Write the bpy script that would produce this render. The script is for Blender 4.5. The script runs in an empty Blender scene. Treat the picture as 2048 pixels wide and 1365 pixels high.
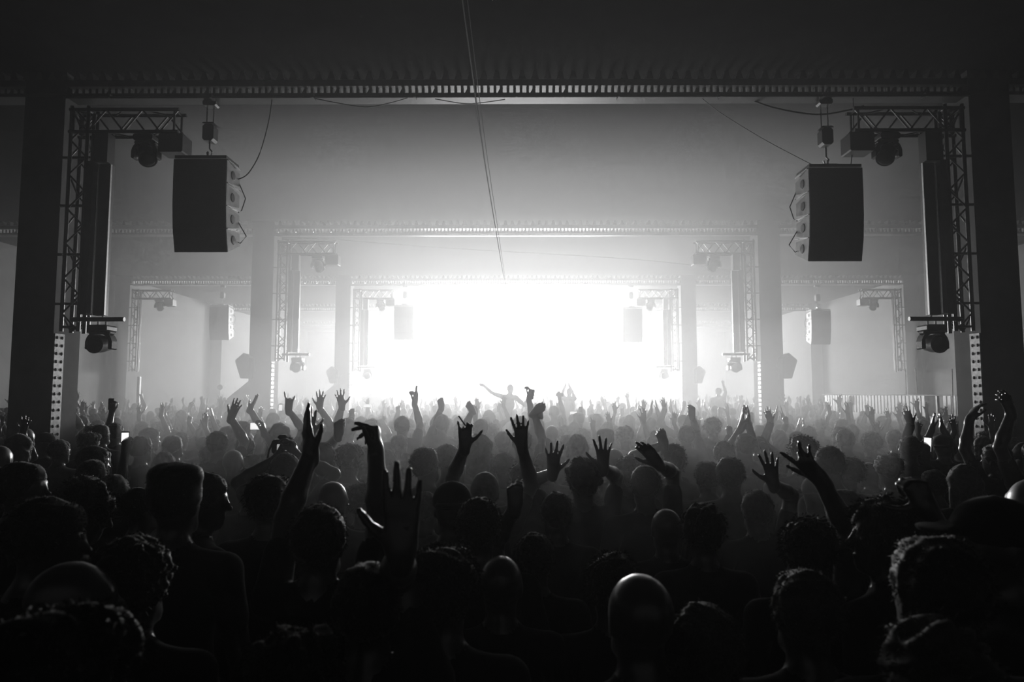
import bpy, bmesh, math, random
import numpy as np
from mathutils import Vector, Matrix

SC = bpy.context.scene
COL = SC.collection
PI = math.pi

# ------------------------------------------------------------------ camera
F_PX, CX, CY = 1365.333, 1024.0, 682.5          # 24 mm on a 36 mm wide frame of 2048x1365
PITCH, YAW, EYE = math.radians(4.4), math.radians(0.3), 2.15
cam_data = bpy.data.cameras.new('camera')
cam_data.sensor_width = 36.0
cam_data.lens = 24.0
cam_data.clip_end = 200
cam_data.dof.use_dof = True
cam_data.dof.focus_distance = 11.0
cam_data.dof.aperture_fstop = 4.0
cam = bpy.data.objects.new('camera', cam_data)
cam.location = (0, 0, EYE)
cam.rotation_euler = (PI / 2 + PITCH, 0, YAW)
COL.objects.link(cam)
SC.camera = cam

def at(px, py, d):
    """world point at hall depth d (metres) seen at photo pixel (px, py)"""
    u, v = (px - CX) / F_PX, (CY - py) / F_PX
    fw = math.cos(PITCH) - math.sin(PITCH) * v
    up = math.sin(PITCH) + math.cos(PITCH) * v
    x = u * math.cos(YAW) - fw * math.sin(YAW)
    y = u * math.sin(YAW) + fw * math.cos(YAW)
    return Vector((x * d / y, d, EYE + up * d / y))

def pix(p):
    x, y, z = p[0], p[1], p[2] - EYE
    a = x * math.cos(YAW) + y * math.sin(YAW)
    b = y * math.cos(YAW) - x * math.sin(YAW)
    yc = z * math.cos(PITCH) - b * math.sin(PITCH)
    zc = b * math.cos(PITCH) + z * math.sin(PITCH)
    return CX + F_PX * a / zc, CY - F_PX * yc / zc, zc

# ------------------------------------------------------------------ world, exposure
world = bpy.data.worlds.new('world')
SC.world = world
world.use_nodes = True
world.node_tree.nodes['Background'].inputs[0].default_value = (0.0, 0.0, 0.0, 1)
world.node_tree.nodes['Background'].inputs[1].default_value = 0.0
SC.view_settings.view_transform = 'Standard'
SC.view_settings.look = 'None'
SC.view_settings.gamma = 1.0
SC.view_settings.use_curve_mapping = False
SC.view_settings.exposure = 0.0
SC.cycles.max_bounces = 2
SC.cycles.diffuse_bounces = 2
SC.cycles.glossy_bounces = 2
SC.cycles.transmission_bounces = 4
SC.cycles.transparent_max_bounces = 32
SC.cycles.volume_bounces = 1
SC.cycles.use_denoising = True
SC.cycles.use_adaptive_sampling = True
SC.cycles.adaptive_threshold = 0.07
SC.cycles.adaptive_min_samples = 12
SC.cycles.caustics_reflective = False
SC.cycles.caustics_refractive = False

# ------------------------------------------------------------------ stage lights (the bright bank at the far end)
WALL_Y = 46.5                                   # depth of the bright stage wall
STAGE_POWER = 32500.0                           # watts of the stage light bank
HAZE = [(-14.58, 14.58, -3.4, 9.2, 6.42, 0.0045), (-14.58, 14.58, 9.2, 16.5, 6.42, 0.012), (-14.58, 14.58, 16.5, 47.2, 6.42, 0.018), (-7.6, 7.6, 16.51, 47.1, 6.41, 0.007),
        (-6.9, 6.9, 9.21, 13.0, 6.41, 0.064), (-6.9, 6.9, 13.0, 16.49, 6.41, 0.028)]   # x from, x to, depth from, depth to, height, density
HAZE_BANK = ((1.5, 2.9, 1.6), (5.4, 9.19, 3.2), 0.09)   # low bank drifting over the crowd: (half width, depth, height) at its thin tail and at its deep end, density
HAZE_G = 0.5
SC.cycles.use_light_tree = False
SC.cycles.use_guiding = False
SC.cycles.sample_clamp_indirect = 4.0
la = bpy.data.lights.new('stage_light_bank', 'AREA')
la.shape = 'RECTANGLE'
la.size, la.size_y = 10.6, 4.6
la.energy = STAGE_POWER
la_ob = bpy.data.objects.new('stage_light_bank', la)
la_ob.location = (0, WALL_Y - 0.05, 3.9)
la_ob.rotation_euler = (-PI / 2, 0, 0)          # shines down the hall towards the crowd
COL.objects.link(la_ob)

# ------------------------------------------------------------------ materials
MATS = {}
def mat(name, col, rough=0.6, metal=0.0, spec=0.5, var=0.15, scale=8.0, bump=0.0, sheen=0.0, emit=None):
    if name in MATS:
        return MATS[name]
    m = bpy.data.materials.new(name)
    m.use_nodes = True
    nt = m.node_tree
    b = nt.nodes['Principled BSDF']
    b.inputs['Roughness'].default_value = rough
    b.inputs['Metallic'].default_value = metal
    b.inputs['Specular IOR Level'].default_value = spec
    if sheen:
        b.inputs['Sheen Weight'].default_value = sheen
        b.inputs['Sheen Roughness'].default_value = 0.4
    tc = nt.nodes.new('ShaderNodeTexCoord')
    nz = nt.nodes.new('ShaderNodeTexNoise')
    nz.inputs['Scale'].default_value = scale
    nz.inputs['Detail'].default_value = 2.0
    nt.links.new(tc.outputs['Object'], nz.inputs['Vector'])
    rp = nt.nodes.new('ShaderNodeValToRGB')
    lo, hi = col * (1 - var), min(1, col * (1 + var))
    rp.color_ramp.elements[0].position = 0.3
    rp.color_ramp.elements[1].position = 0.7
    rp.color_ramp.elements[0].color = (lo, lo, lo, 1)
    rp.color_ramp.elements[1].color = (hi, hi, hi, 1)
    nt.links.new(nz.outputs['Fac'], rp.inputs['Fac'])
    nt.links.new(rp.outputs['Color'], b.inputs['Base Color'])
    if bump:
        bp = nt.nodes.new('ShaderNodeBump')
        bp.inputs['Strength'].default_value = bump
        bp.inputs['Distance'].default_value = 0.01
        nt.links.new(nz.outputs['Fac'], bp.inputs['Height'])
        nt.links.new(bp.outputs['Normal'], b.inputs['Normal'])
    if emit:
        b.inputs['Emission Color'].default_value = (1, 1, 1, 1)
        b.inputs['Emission Strength'].default_value = emit
        m.cycles.emission_sampling = 'NONE'
    MATS[name] = m
    return m

M_CONC = mat('dark_concrete', 0.04, 0.8, scale=3, var=0.3, bump=0.3)
M_FLOOR = mat('floor_concrete', 0.06, 0.6, scale=2, var=0.3)
M_WALL = mat('painted_brick_wall', 0.06, 0.8, scale=2, var=0.3)
M_DECK = mat('dark_ceiling_paint', 0.02, 0.95, spec=0.05, scale=3)
M_STEEL = mat('painted_steel', 0.05, 0.35, scale=6)
M_ALU = mat('black_coated_aluminium', 0.035, 0.32, spec=0.6, scale=20)
M_BLACK = mat('black_housing', 0.02, 0.35, scale=12)
M_GLOSS = mat('gloss_black', 0.03, 0.2, scale=12)
M_PANEL = mat('satin_grey_panel', 0.03, 0.45, scale=10)
M_WHITE = mat('white_paint', 0.75, 0.45, scale=10, var=0.08)
M_PLATE = mat('stained_zinc_plate', 0.40, 0.45, scale=14, var=0.5)
M_CHROME = mat('chrome', 0.7, 0.15, metal=1.0, scale=30, var=0.05)
M_RUBBER = mat('black_rubber', 0.015, 0.6, scale=20)
M_GRILLE = mat('speaker_grille', 0.02, 0.7, scale=60, bump=0.3)
M_CAB = mat('speaker_side_paint', 0.45, 0.4, scale=10)
M_LENS = mat('lens_glass', 0.05, 0.08, spec=0.8, scale=4)
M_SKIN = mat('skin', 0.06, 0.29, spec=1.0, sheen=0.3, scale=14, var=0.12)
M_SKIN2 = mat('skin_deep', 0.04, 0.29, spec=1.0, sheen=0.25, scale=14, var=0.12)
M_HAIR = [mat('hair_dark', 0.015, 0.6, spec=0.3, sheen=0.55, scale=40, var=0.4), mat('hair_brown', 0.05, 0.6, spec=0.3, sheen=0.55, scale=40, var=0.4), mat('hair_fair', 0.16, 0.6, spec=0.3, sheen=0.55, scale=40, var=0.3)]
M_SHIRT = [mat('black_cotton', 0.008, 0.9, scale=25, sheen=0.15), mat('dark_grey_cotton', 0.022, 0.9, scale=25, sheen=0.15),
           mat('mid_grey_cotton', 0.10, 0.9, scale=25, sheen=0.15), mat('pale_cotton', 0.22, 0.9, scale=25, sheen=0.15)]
M_JEANS = mat('dark_denim', 0.04, 0.85, scale=30)
M_SHOE = mat('shoe_leather', 0.03, 0.5, scale=20)
M_SCREEN = mat('lit_phone_screen', 0.5, 0.3, emit=1.1)
M_SCREEN_DIM = mat('dim_phone_screen', 0.3, 0.3, emit=0.35)
M_PHONE = mat('phone_body', 0.03, 0.3)
M_BALLOON = mat('white_rubber_balloon', 0.7, 0.25, var=0.04)
_nt = M_BALLOON.node_tree                       # thin rubber lets the stage light through
_tr = _nt.nodes.new('ShaderNodeBsdfTranslucent'); _tr.inputs['Color'].default_value = (0.85, 0.85, 0.85, 1)
_mx = _nt.nodes.new('ShaderNodeMixShader'); _mx.inputs[0].default_value = 0.6
_tp = _nt.nodes.new('ShaderNodeBsdfTransparent'); _m2 = _nt.nodes.new('ShaderNodeMixShader'); _m2.inputs[0].default_value = 0.6
_nt.links.new(_nt.nodes['Principled BSDF'].outputs[0], _m2.inputs[1]); _nt.links.new(_tp.outputs[0], _m2.inputs[2]); _nt.links.new(_m2.outputs[0], _mx.inputs[1]); _nt.links.new(_tr.outputs[0], _mx.inputs[2])
_nt.links.new(_mx.outputs[0], _nt.nodes['Material Output'].inputs['Surface'])
M_LED = mat('stage_panel_light', 0.8, 0.5, emit=3.0)
M_CABLE = mat('black_cable', 0.012, 0.6)

# ------------------------------------------------------------------ mesh builder
class MB:
    def __init__(s):
        s.v, s.f = [], []
    def quadbox(s, pts):
        n = len(s.v); s.v += [tuple(p) for p in pts]
        s.f += [tuple(n + i for i in q) for q in ((0, 3, 2, 1), (4, 5, 6, 7), (0, 1, 5, 4), (1, 2, 6, 5), (2, 3, 7, 6), (3, 0, 4, 7))]
        return s
    def box(s, x0, x1, y0, y1, z0, z1):
        return s.quadbox([(x0, y0, z0), (x1, y0, z0), (x1, y1, z0), (x0, y1, z0), (x0, y0, z1), (x1, y0, z1), (x1, y1, z1), (x0, y1, z1)])
    def cbox(s, x0, x1, y0, y1, z0, z1, c):
        """box with chamfered vertical (y) edges: an octagonal prism along y"""
        prof = [(x0 + c, z0), (x1 - c, z0), (x1, z0 + c), (x1, z1 - c), (x1 - c, z1), (x0 + c, z1), (x0, z1 - c), (x0, z0 + c)]
        return s.prism([(x, y0, z) for x, z in prof], (0, y1 - y0, 0))
    def prism(s, poly, d):
        n, k = len(s.v), len(poly)
        s.v += [tuple(p) for p in poly] + [(p[0] + d[0], p[1] + d[1], p[2] + d[2]) for p in poly]
        s.f.append(tuple(n + i for i in reversed(range(k))))
        s.f.append(tuple(n + k + i for i in range(k)))
        for i in range(k):
            j = (i + 1) % k
            s.f.append((n + i, n + j, n + k + j, n + k + i))
        return s
    def rings(s, rings, caps=True):
        n, k = len(s.v), len(rings[0])
        for r in rings:
            s.v += [tuple(p) for p in r]
        for a in range(len(rings) - 1):
            for i in range(k):
                j = (i + 1) % k
                s.f.append((n + a * k + i, n + a * k + j, n + (a + 1) * k + j, n + (a + 1) * k + i))
        if caps:
            s.f.append(tuple(n + i for i in reversed(range(k))))
            s.f.append(tuple(n + (len(rings) - 1) * k + i for i in range(k)))
        return s
    def tube(s, pts, r, seg=8, caps=True):
        pts = [Vector(p) for p in pts]
        rs = r if isinstance(r, (list, tuple)) else [r] * len(pts)
        rings = []
        for i, p in enumerate(pts):
            t = (pts[min(i + 1, len(pts) - 1)] - pts[max(i - 1, 0)]).normalized()
            up = Vector((0, 0, 1)) if abs(t.z) < 0.9 else Vector((1, 0, 0))
            a = t.cross(up).normalized(); b = a.cross(t)
            rings.append([p + (a * math.cos(2 * PI * q / seg) + b * math.sin(2 * PI * q / seg)) * rs[i] for q in range(seg)])
        return s.rings(rings, caps)
    def lathe(s, c, axis, prof, seg=16):
        """prof: (distance along axis, radius) pairs"""
        c, axis = Vector(c), Vector(axis).normalized()
        return s.tube([c + axis * h for h, r in prof], [max(r, 1e-4) for h, r in prof], seg)
    def arc(s, c, r0, r1, y0, y1, a0, a1, n=12):
        """flat ring segment in the xz plane, thickness along y"""
        rings = []
        for i in range(n + 1):
            a = a0 + (a1 - a0) * i / n
            ca, sa = math.cos(a), math.sin(a)
            rings.append([(c[0] + r * ca, y, c[2] + r * sa) for r, y in ((r0, y0), (r1, y0), (r1, y1), (r0, y1))])
        return s.rings(rings)
    def mesh(s, name, m=None, smooth=False):
        me = bpy.data.meshes.new(name)
        me.from_pydata(s.v, [], s.f)
        if m: me.materials.append(m)
        if smooth:
            me.polygons.foreach_set('use_smooth', [True] * len(me.polygons))
            try: me.set_sharp_from_angle(angle=math.radians(40))
            except Exception: pass
        me.update()
        return me
    def build(s, name, m, parent=None, loc=(0, 0, 0), smooth=False, **tags):
        return link(name, s.mesh(name, m, smooth), parent, loc, **tags)

def link(name, me, parent=None, loc=(0, 0, 0), **tags):
    o = bpy.data.objects.new(name, me)
    o.location = loc
    if parent: o.parent = parent
    COL.objects.link(o)
    return tag(o, **tags)

def tag(o, label=None, cat=None, group=None, kind=None):
    if label: o['label'] = label
    if cat: o['category'] = cat
    if group: o['group'] = group
    if kind: o['kind'] = kind
    return o

def empty(name, loc=(0, 0, 0), rz=0.0, **tags):
    o = bpy.data.objects.new(name, None)
    o.empty_display_size = 0.1
    o.location = loc
    o.rotation_euler = (0, 0, rz)
    COL.objects.link(o)
    return tag(o, **tags)

KIDS = {}
def copy_tree(o, parent=None, label=None, group=None):
    c = o.copy()
    c.parent = parent
    COL.objects.link(c)
    if label: c['label'] = label
    if group: c['group'] = group
    for ch in [k for k in o.children]:
        copy_tree(ch, c)
    return c

# ------------------------------------------------------------------ the hall
D1, BAY, HALF = 8.8, 7.9, 6.0
PORTALS = [D1 + BAY * i for i in range(5)]      # depths of the five pillar-and-beam frames
WX, Y0, Y1, ZC = 14.6, -3.5, 47.6, 6.44         # side walls, rear wall, stage wall, ceiling underside
ZB = 6.10                                       # underside of the beams

MB().box(-WX, WX, Y0, Y1, -0.2, 0).build('floor', M_FLOOR, kind='structure', label='dark concrete floor hidden under the crowd')
MB().box(-WX - 0.3, -WX, Y0, Y1, 0, ZC + 0.5).build('wall_left', M_WALL, kind='structure')
MB().box(WX, WX + 0.3, Y0, Y1, 0, ZC + 0.5).build('wall_right', M_WALL, kind='structure')
MB().box(-WX, WX, Y0 - 0.3, Y0, 0, ZC + 0.5).build('wall_rear', M_WALL, kind='structure')
MB().box(-WX, WX, Y1, Y1 + 0.3, 0, ZC + 0.5).build('wall_stage', M_WALL, kind='structure')
MB().box(-WX, WX, Y0, Y1, ZC, ZC + 0.3).build('ceiling', M_DECK, kind='structure', label='plain dark ceiling resting on the beams')
mb = MB()
x = -WX + 0.02
while x < WX - 0.1:
    mb.quadbox([(x, 0, ZB + 0.235), (x + 0.10, 0, ZB + 0.235), (x + 0.10, 0.25, ZB + 0.235), (x, 0.25, ZB + 0.235), (x + 0.03, 0, ZC), (x + 0.07, 0, ZC), (x + 0.07, 0.25, ZC), (x + 0.03, 0.25, ZC)])
    x += 0.17
me_teeth = mb.mesh('rib_ends', M_STEEL)

PW = 0.54
me_pillar = MB().box(0, PW, 0, PW, 0, ZC).mesh('pillar', M_CONC)
me_buttress = MB().prism([(0, 0.08, 0), (-1.9, 0.08, 0), (-1.9, 0.08, 0.9), (0, 0.08, 2.48)], (0, PW - 0.16, 0)).mesh('buttress', M_CONC)
# lattice beam over every pair of pillars
bm_ = MB().box(-WX, WX, 0.0, 0.26, ZB, ZB + 0.045)
me_flange = bm_.mesh('flange', M_STEEL)
me_chord = MB().box(-WX, WX, 0.02, 0.24, ZB + 0.15, ZB + 0.235).mesh('top_chord', M_STEEL)
mb = MB()
x = -WX + 0.05
k = 0
rr = random.Random(3)
while x < WX - 0.1:
    mb.box(x, x + 0.035, 0.09, 0.16, ZB + 0.045, ZB + 0.15)
    if k % 5 == 2:
        mb.quadbox([(x + 0.035, 0.1, ZB + 0.05), (x + 0.055, 0.1, ZB + 0.05), (x + 0.055, 0.15, ZB + 0.05), (x + 0.035, 0.15, ZB + 0.05),
                    (x + 0.085, 0.1, ZB + 0.15), (x + 0.105, 0.1, ZB + 0.15), (x + 0.105, 0.15, ZB + 0.15), (x + 0.085, 0.15, ZB + 0.15)])
    x += 0.088
    k += 1
me_web = mb.mesh('web_bars', M_STEEL)
mb = MB().tube([(-HALF, -0.05, ZB - 0.03), (HALF, -0.05, ZB - 0.03)], 0.016, 8)
for i in range(9):
    xx = -5.4 + i * 1.35
    mb.box(xx, xx + 0.03, -0.07, 0.05, ZB - 0.045, ZB + 0.01)
me_conduit = mb.mesh('conduit', M_STEEL)
ORD = ['first', 'second', 'third', 'fourth', 'fifth']
for i, d in enumerate(PORTALS):
    b = link('beam', me_flange, None, (0, d, 0), kind='structure', label='steel lattice roof beam over the %s pair of pillars from the camera' % ORD[i])
    link('top_chord', me_chord, b)
    link('rib_ends', me_teeth, b, kind='stuff')
    link('web_bars', me_web, b, kind='stuff')
    link('conduit', me_conduit, b)
    for s in (-1, 1):
        x0 = -HALF - PW if s < 0 else HALF
        p = link('pillar', me_pillar, None, (x0, d, 0), kind='structure', label='square concrete pillar, %s from the camera in the %s row' % (ORD[i], 'left' if s < 0 else 'right'))
        if s < 0 and i > 0:
            link('buttress', me_buttress, p)
        # outer aisle pillar against the side wall
        link('pillar', me_pillar, None, (-WX if s < 0 else WX - PW, d, 0), kind='structure', label='wall pillar of the %s aisle at the %s roof beam' % ('left' if s < 0 else 'right', ORD[i]))

# ------------------------------------------------------------------ stage
MB().box(-8.5, 8.5, 41.6, Y1, 0, 1.15).build('stage_deck', M_BLACK, kind='structure', label='black stage platform at the far end of the hall')
root = empty('stage_light_bank', (0, WALL_Y, 1.15), label='blinding white wall of light panels at the back of the stage', cat='light wall')
me_lp = MB().box(0.01, 1.89, 0, 0.06, 0.01, 1.19).mesh('light_panel', M_LED)
for i in range(6):
    for j in range(4):
        link('light_panel', me_lp, root, (-5.7 + 1.9 * i, 0, 0.05 + 1.2 * j))
MB().box(-5.75, 5.75, 0.07, 0.2, 0, 4.9).build('backing_frame', M_BLACK, root)

# ------------------------------------------------------------------ haze in the air
def haze_material(dens):
    m = bpy.data.materials.new('haze_air')
    m.use_nodes = True
    nt = m.node_tree
    nt.nodes.remove(nt.nodes['Principled BSDF'])
    vs = nt.nodes.new('ShaderNodeVolumeScatter')
    vs.inputs['Density'].default_value = dens
    vs.inputs['Anisotropy'].default_value = HAZE_G
    vs.inputs['Color'].default_value = (1, 1, 1, 1)
    nt.links.new(vs.outputs[0], nt.nodes['Material Output'].inputs['Volume'])
    return m
for k, (xa, xb, a, b, zt, dens) in enumerate(HAZE):
    MB().box(xa, xb, a + 0.002, b - 0.002, 0.01, zt).build('haze', haze_material(dens), kind='stuff', label='theatrical haze filling the air of the hall')
(wa, ya, za), (wb, yb, zb), dens = HAZE_BANK
MB().quadbox([(-wa, ya, 0.012), (wa, ya, 0.012), (wb, yb, 0.012), (-wb, yb, 0.012), (-wa, ya, za), (wa, ya, za), (wb, yb, zb), (-wb, yb, zb)]).build('haze', haze_material(dens), kind='stuff', label='low bank of haze drifting over the middle of the crowd')

# ------------------------------------------------------------------ rigging on every pillar (built in pillar space: x from the inner face towards the hall centre)
def truss(name, length, w, dep, step, r=0.025, rb=0.012, vertical=True):
    """box truss along +z (or +x), width w, depth dep, single braces on the four faces"""
    root = empty(name)
    ax = (lambda a, b, c: (a, b, c)) if vertical else (lambda a, b, c: (c, b, a))
    me = MB().tube([ax(0, 0, 0), ax(0, 0, length)], r, 10).mesh('chord', M_ALU, True)
    for a in (0, w):
        for b in (0, dep):
            link('chord', me, root, ax(a, b, 0))
    n = int(length / step)
    m_up = MB().tube([ax(0, 0, 0), ax(w, 0, step)], rb, 6).mesh('brace', M_ALU, True)
    m_dn = MB().tube([ax(w, 0, 0), ax(0, 0, step)], rb, 6).mesh('brace', M_ALU, True)
    m_s1 = MB().tube([ax(0, 0, 0), ax(0, dep, step)], rb, 6).mesh('brace', M_ALU, True)
    m_s2 = MB().tube([ax(0, dep, 0), ax(0, 0, step)], rb, 6).mesh('brace', M_ALU, True)
    off = (length - n * step) / 2
    for i in range(n):
        link('brace', m_up if i % 2 else m_dn, root, ax(0, 0, off + i * step))
        link('brace', m_dn if i % 2 else m_up, root, ax(0, dep, off + i * step))
        if i % 2 == 0:
            link('brace', m_s1 if i % 4 else m_s2, root, ax(0, 0, off + i * step))
            link('brace', m_s2 if i % 4 else m_s1, root, ax(w, 0, off + i * step))
    me = MB().tube([ax(0, 0, 0), ax(w, 0, 0)], rb * 1.2, 6).tube([ax(0, dep, 0), ax(w, dep, 0)], rb * 1.2, 6).tube([ax(0, 0, 0), ax(0, dep, 0)], rb * 1.2, 6).tube([ax(w, 0, 0), ax(w, dep, 0)], rb * 1.2, 6).mesh('end_frame', M_ALU, True)
    link('end_frame', me, root, ax(0, 0, 0.06))
    link('end_frame', me, root, ax(0, 0, length - 0.06))
    return root

def moving_head(name, aim):
    """hanging moving light; origin at the top of its base; aim = beam direction"""
    root = empty(name)
    b = MB().cbox(-0.13, 0.13, -0.11, 0.11, -0.085, 0, 0.02).build('base', M_BLACK, root)
    MB().tube([(-0.05, 0, 0), (-0.05, 0, 0.05)], 0.012, 8).tube([(0.05, 0, 0), (0.05, 0, 0.05)], 0.012, 8).build('clamp', M_CHROME, b)
    c = Vector((0, 0, -0.235))
    y = MB().arc((0, 0, -0.235), 0.128, 0.172, -0.06, 0.06, 0, PI, 16)
    y.cbox(-0.172, -0.122, -0.06, 0.06, -0.31, -0.20, 0.012).cbox(0.122, 0.172, -0.06, 0.06, -0.31, -0.20, 0.012).cbox(-0.14, 0.14, -0.05, 0.05, -0.115, -0.075, 0.012)
    y.build('yoke', M_GLOSS, root)
    a = Vector(aim).normalized()
    h = MB().lathe(c, a, [(-0.16, 0.02), (-0.16, 0.075), (-0.12, 0.10), (0.02, 0.113), (0.10, 0.108), (0.16, 0.113), (0.17, 0.095)], 24)
    ho = h.build('head', M_BLACK, root, smooth=True)
    MB().lathe(c, a, [(0.165, 0.093), (0.185, 0.07), (0.192, 0.01)], 24).build('lens', M_LENS, ho, smooth=True)
    return root

def batten():
    root = empty('light_batten')
    MB().box(0, 0.085, -0.12, 0.02, 0, 2.0).build('housing', M_PANEL, root)
    MB().box(0.095, 0.235, 0.0, 0.10, 0, 2.0).build('housing', M_PANEL, root)
    MB().tube([(0.09, -0.03, 0.02), (0.09, -0.03, 1.98)], 0.008, 8).build('tube', M_CHROME, root)
    MB().box(0.05, 0.225, -0.06, 0.10, 2.01, 2.40).build('driver_box', M_BLACK, root)
    MB().box(0.235, 0.243, 0.0, 0.035, 0.0, 2.0).build('added_glint_strip', M_CHROME, root)  # chrome strip added to reflect the stage and brighten the batten's edge
    MB().tube([(0.2, 0.05, -0.06), (0.2, 0.05, 0.03)], 0.014, 8).build('hanger', M_CHROME, root)
    return root

def perforated_plate():
    root = empty('perforated_plate')
    MB().box(0.0, 0.012, 0.0, 0.19, 0.0, 2.93).build('plate', M_PLATE, root)
    me = MB().lathe((0.012, 0, 0), (1, 0, 0), [(0, 0.022), (0.006, 0.02), (0.012, 0.008)], 8).mesh('bolt', M_RUBBER, True)
    z = 1.2
    while z < 2.9:
        for yy in (0.045, 0.145):
            link('bolt', me, root, (0, yy, z))
        z += 0.105
    return root

def wedge_speaker():
    root = empty('wedge_speaker')
    MB().prism([(-0.55, -0.34, 3.12), (-0.74, -0.34, 2.95), (-0.60, -0.34, 2.51), (-0.42, -0.34, 2.51), (-0.40, -0.34, 3.00)], (0, 0.30, 0)).build('cabinet', M_BLACK, root)
    MB().prism([(-0.735, -0.33, 2.93), (-0.745, -0.33, 2.925), (-0.61, -0.33, 2.52), (-0.60, -0.33, 2.525)], (0, 0.28, 0)).build('grille', M_GRILLE, root)
    MB().box(-0.46, -0.38, -0.04, 0.0, 2.70, 2.92).build('bracket', M_ALU, root)
    return root

tower = truss('truss_tower', 3.0, 0.22, 0.20, 0.23)
MB().tube([(0.285, 0.02, -0.03), (0.285, 0.02, 2.9)], 0.024, 10).build('cable_pipe', M_ALU, tower, smooth=True)
me_wb = MB().box(-0.13, 0.32, 0.03, 0.06, 0, 0.03).mesh('wall_bracket', M_STEEL)
for zz in (0.35, 1.0, 1.65, 2.3):
    link('wall_bracket', me_wb, tower, (0, 0, zz))
arm = truss('horizontal_truss', 1.45, 0.30, 0.20, 0.24, vertical=False)
MB().cbox(1.20, 1.52, -0.02, 0.24, -0.28, -0.03, 0.015).build('dimmer_box', M_BLACK, arm)
lower_pipe = empty('boom_pipe')
MB().tube([(0, 0, 0), (0.66, 0, 0)], 0.028, 12).build('pipe', M_STEEL, lower_pipe, smooth=True)
MB().tube([(0.655, 0, 0), (0.668, 0, 0)], 0.029, 12).build('end_cap', M_CHROME, lower_pipe, smooth=True)
MB().box(0.0, 0.06, 0.02, 0.09, -0.03, 0.03).build('clamp', M_STEEL, lower_pipe)
head_top = moving_head('moving_head_light', (0.45, -0.55, -0.7))
head_low = moving_head('moving_head_light', (0.03, -0.95, -0.12))
bat = batten()
plate = perforated_plate()
wedge = wedge_speaker()
RIG = [('tower', tower, (0.13, -0.05, 2.95)), ('arm', arm, (0.10, -0.05, 5.60)), ('pipe', lower_pipe, (0.31, -0.11, 3.10)), ('top', head_top, (1.10, 0.02, 5.56)),
       ('low', head_low, (0.695, -0.11, 3.02)), ('batten', bat, (0.44, -0.06, 3.16)), ('plate', plate, (0.004, 0.01, 0.0)), ('wedge', wedge, (0, 0, 0))]
TXT = {'tower': ('aluminium truss tower bolted to the %s', 'truss'), 'arm': ('horizontal aluminium truss arm high up on the %s', 'truss'),
       'pipe': ('short black boom pipe under the truss on the %s', 'pipe'), 'top': ('moving head light hung under the truss arm of the %s', 'stage light'),
       'low': ('moving head light hung from the boom pipe of the %s', 'stage light'), 'batten': ('tall dark light batten hanging beside the truss on the %s', 'stage light'),
       'plate': ('pale perforated metal plate with bolt pairs on the %s', 'plate'), 'wedge': ('black wedge speaker on the outer side of the %s', 'speaker')}
GRP = {'tower': 'truss towers along the pillars', 'arm': 'truss arms under the roof beams', 'pipe': 'boom pipes', 'top': 'upper moving lights', 'low': 'lower moving lights',
       'batten': 'light battens', 'plate': 'perforated plates on the pillars', 'wedge': 'wedge speakers on the pillars'}
first = set()
def place_rig(xw, d, s, where, keys):
    for key, proto, off in RIG:
        if key not in keys: continue
        o = proto if key not in first else copy_tree(proto)
        first.add(key)
        o.location = (xw - s * off[0], d + off[1], off[2])
        o.scale = (-s, 1, 1)
        tag(o, TXT[key][0] % where, TXT[key][1], GRP[key])
for i, d in enumerate(PORTALS):
    for s in (-1, 1):
        keys = ['tower', 'arm', 'pipe', 'top', 'low', 'batten', 'plate'] + (['wedge'] if i else []) if i < 4 else ['tower', 'arm', 'pipe', 'top', 'low', 'batten']
        place_rig(s * HALF, d, s, '%s %s pillar' % (ORD[i], 'left' if s < 0 else 'right'), keys)
for s in (-1, 1):
    place_rig(s * (WX - PW), PORTALS[2], s, 'wall pillar of the %s aisle' % ('left' if s < 0 else 'right'), ['tower', 'arm', 'top'])
# prototypes whose first use was the left row carry the mirrored scale already

# ------------------------------------------------------------------ line arrays on chain hoists
CAB_H, CAB_W, CAB_D = 0.305, 0.70, 0.42
me_cab = MB().prism([(-CAB_W / 2, 0, -0.15), (-CAB_W / 2, CAB_D, -0.085), (-CAB_W / 2, CAB_D, 0.085), (-CAB_W / 2, 0, 0.15)], (CAB_W, 0, 0)).mesh('cabinet', M_CAB)
me_grl = MB().box(-CAB_W / 2 + 0.004, CAB_W / 2 - 0.004, -0.02, 0.0, -0.1535, 0.1535).mesh('grille', M_GRILLE)
me_hnd = {s: MB().lathe((s * CAB_W / 2, 0.2, 0), (s, 0, 0), [(0, 0.062), (0.006, 0.058), (0.007, 0.02)], 14).mesh('handle', M_RUBBER) for s in (-1, 1)}
me_bar = {s: MB().box(s * CAB_W / 2 - 0.012, s * CAB_W / 2 + 0.012, 0.01, CAB_D, -0.006, 0.006).mesh('rigging_bar', M_CHROME) for s in (-1, 1)}
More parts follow.
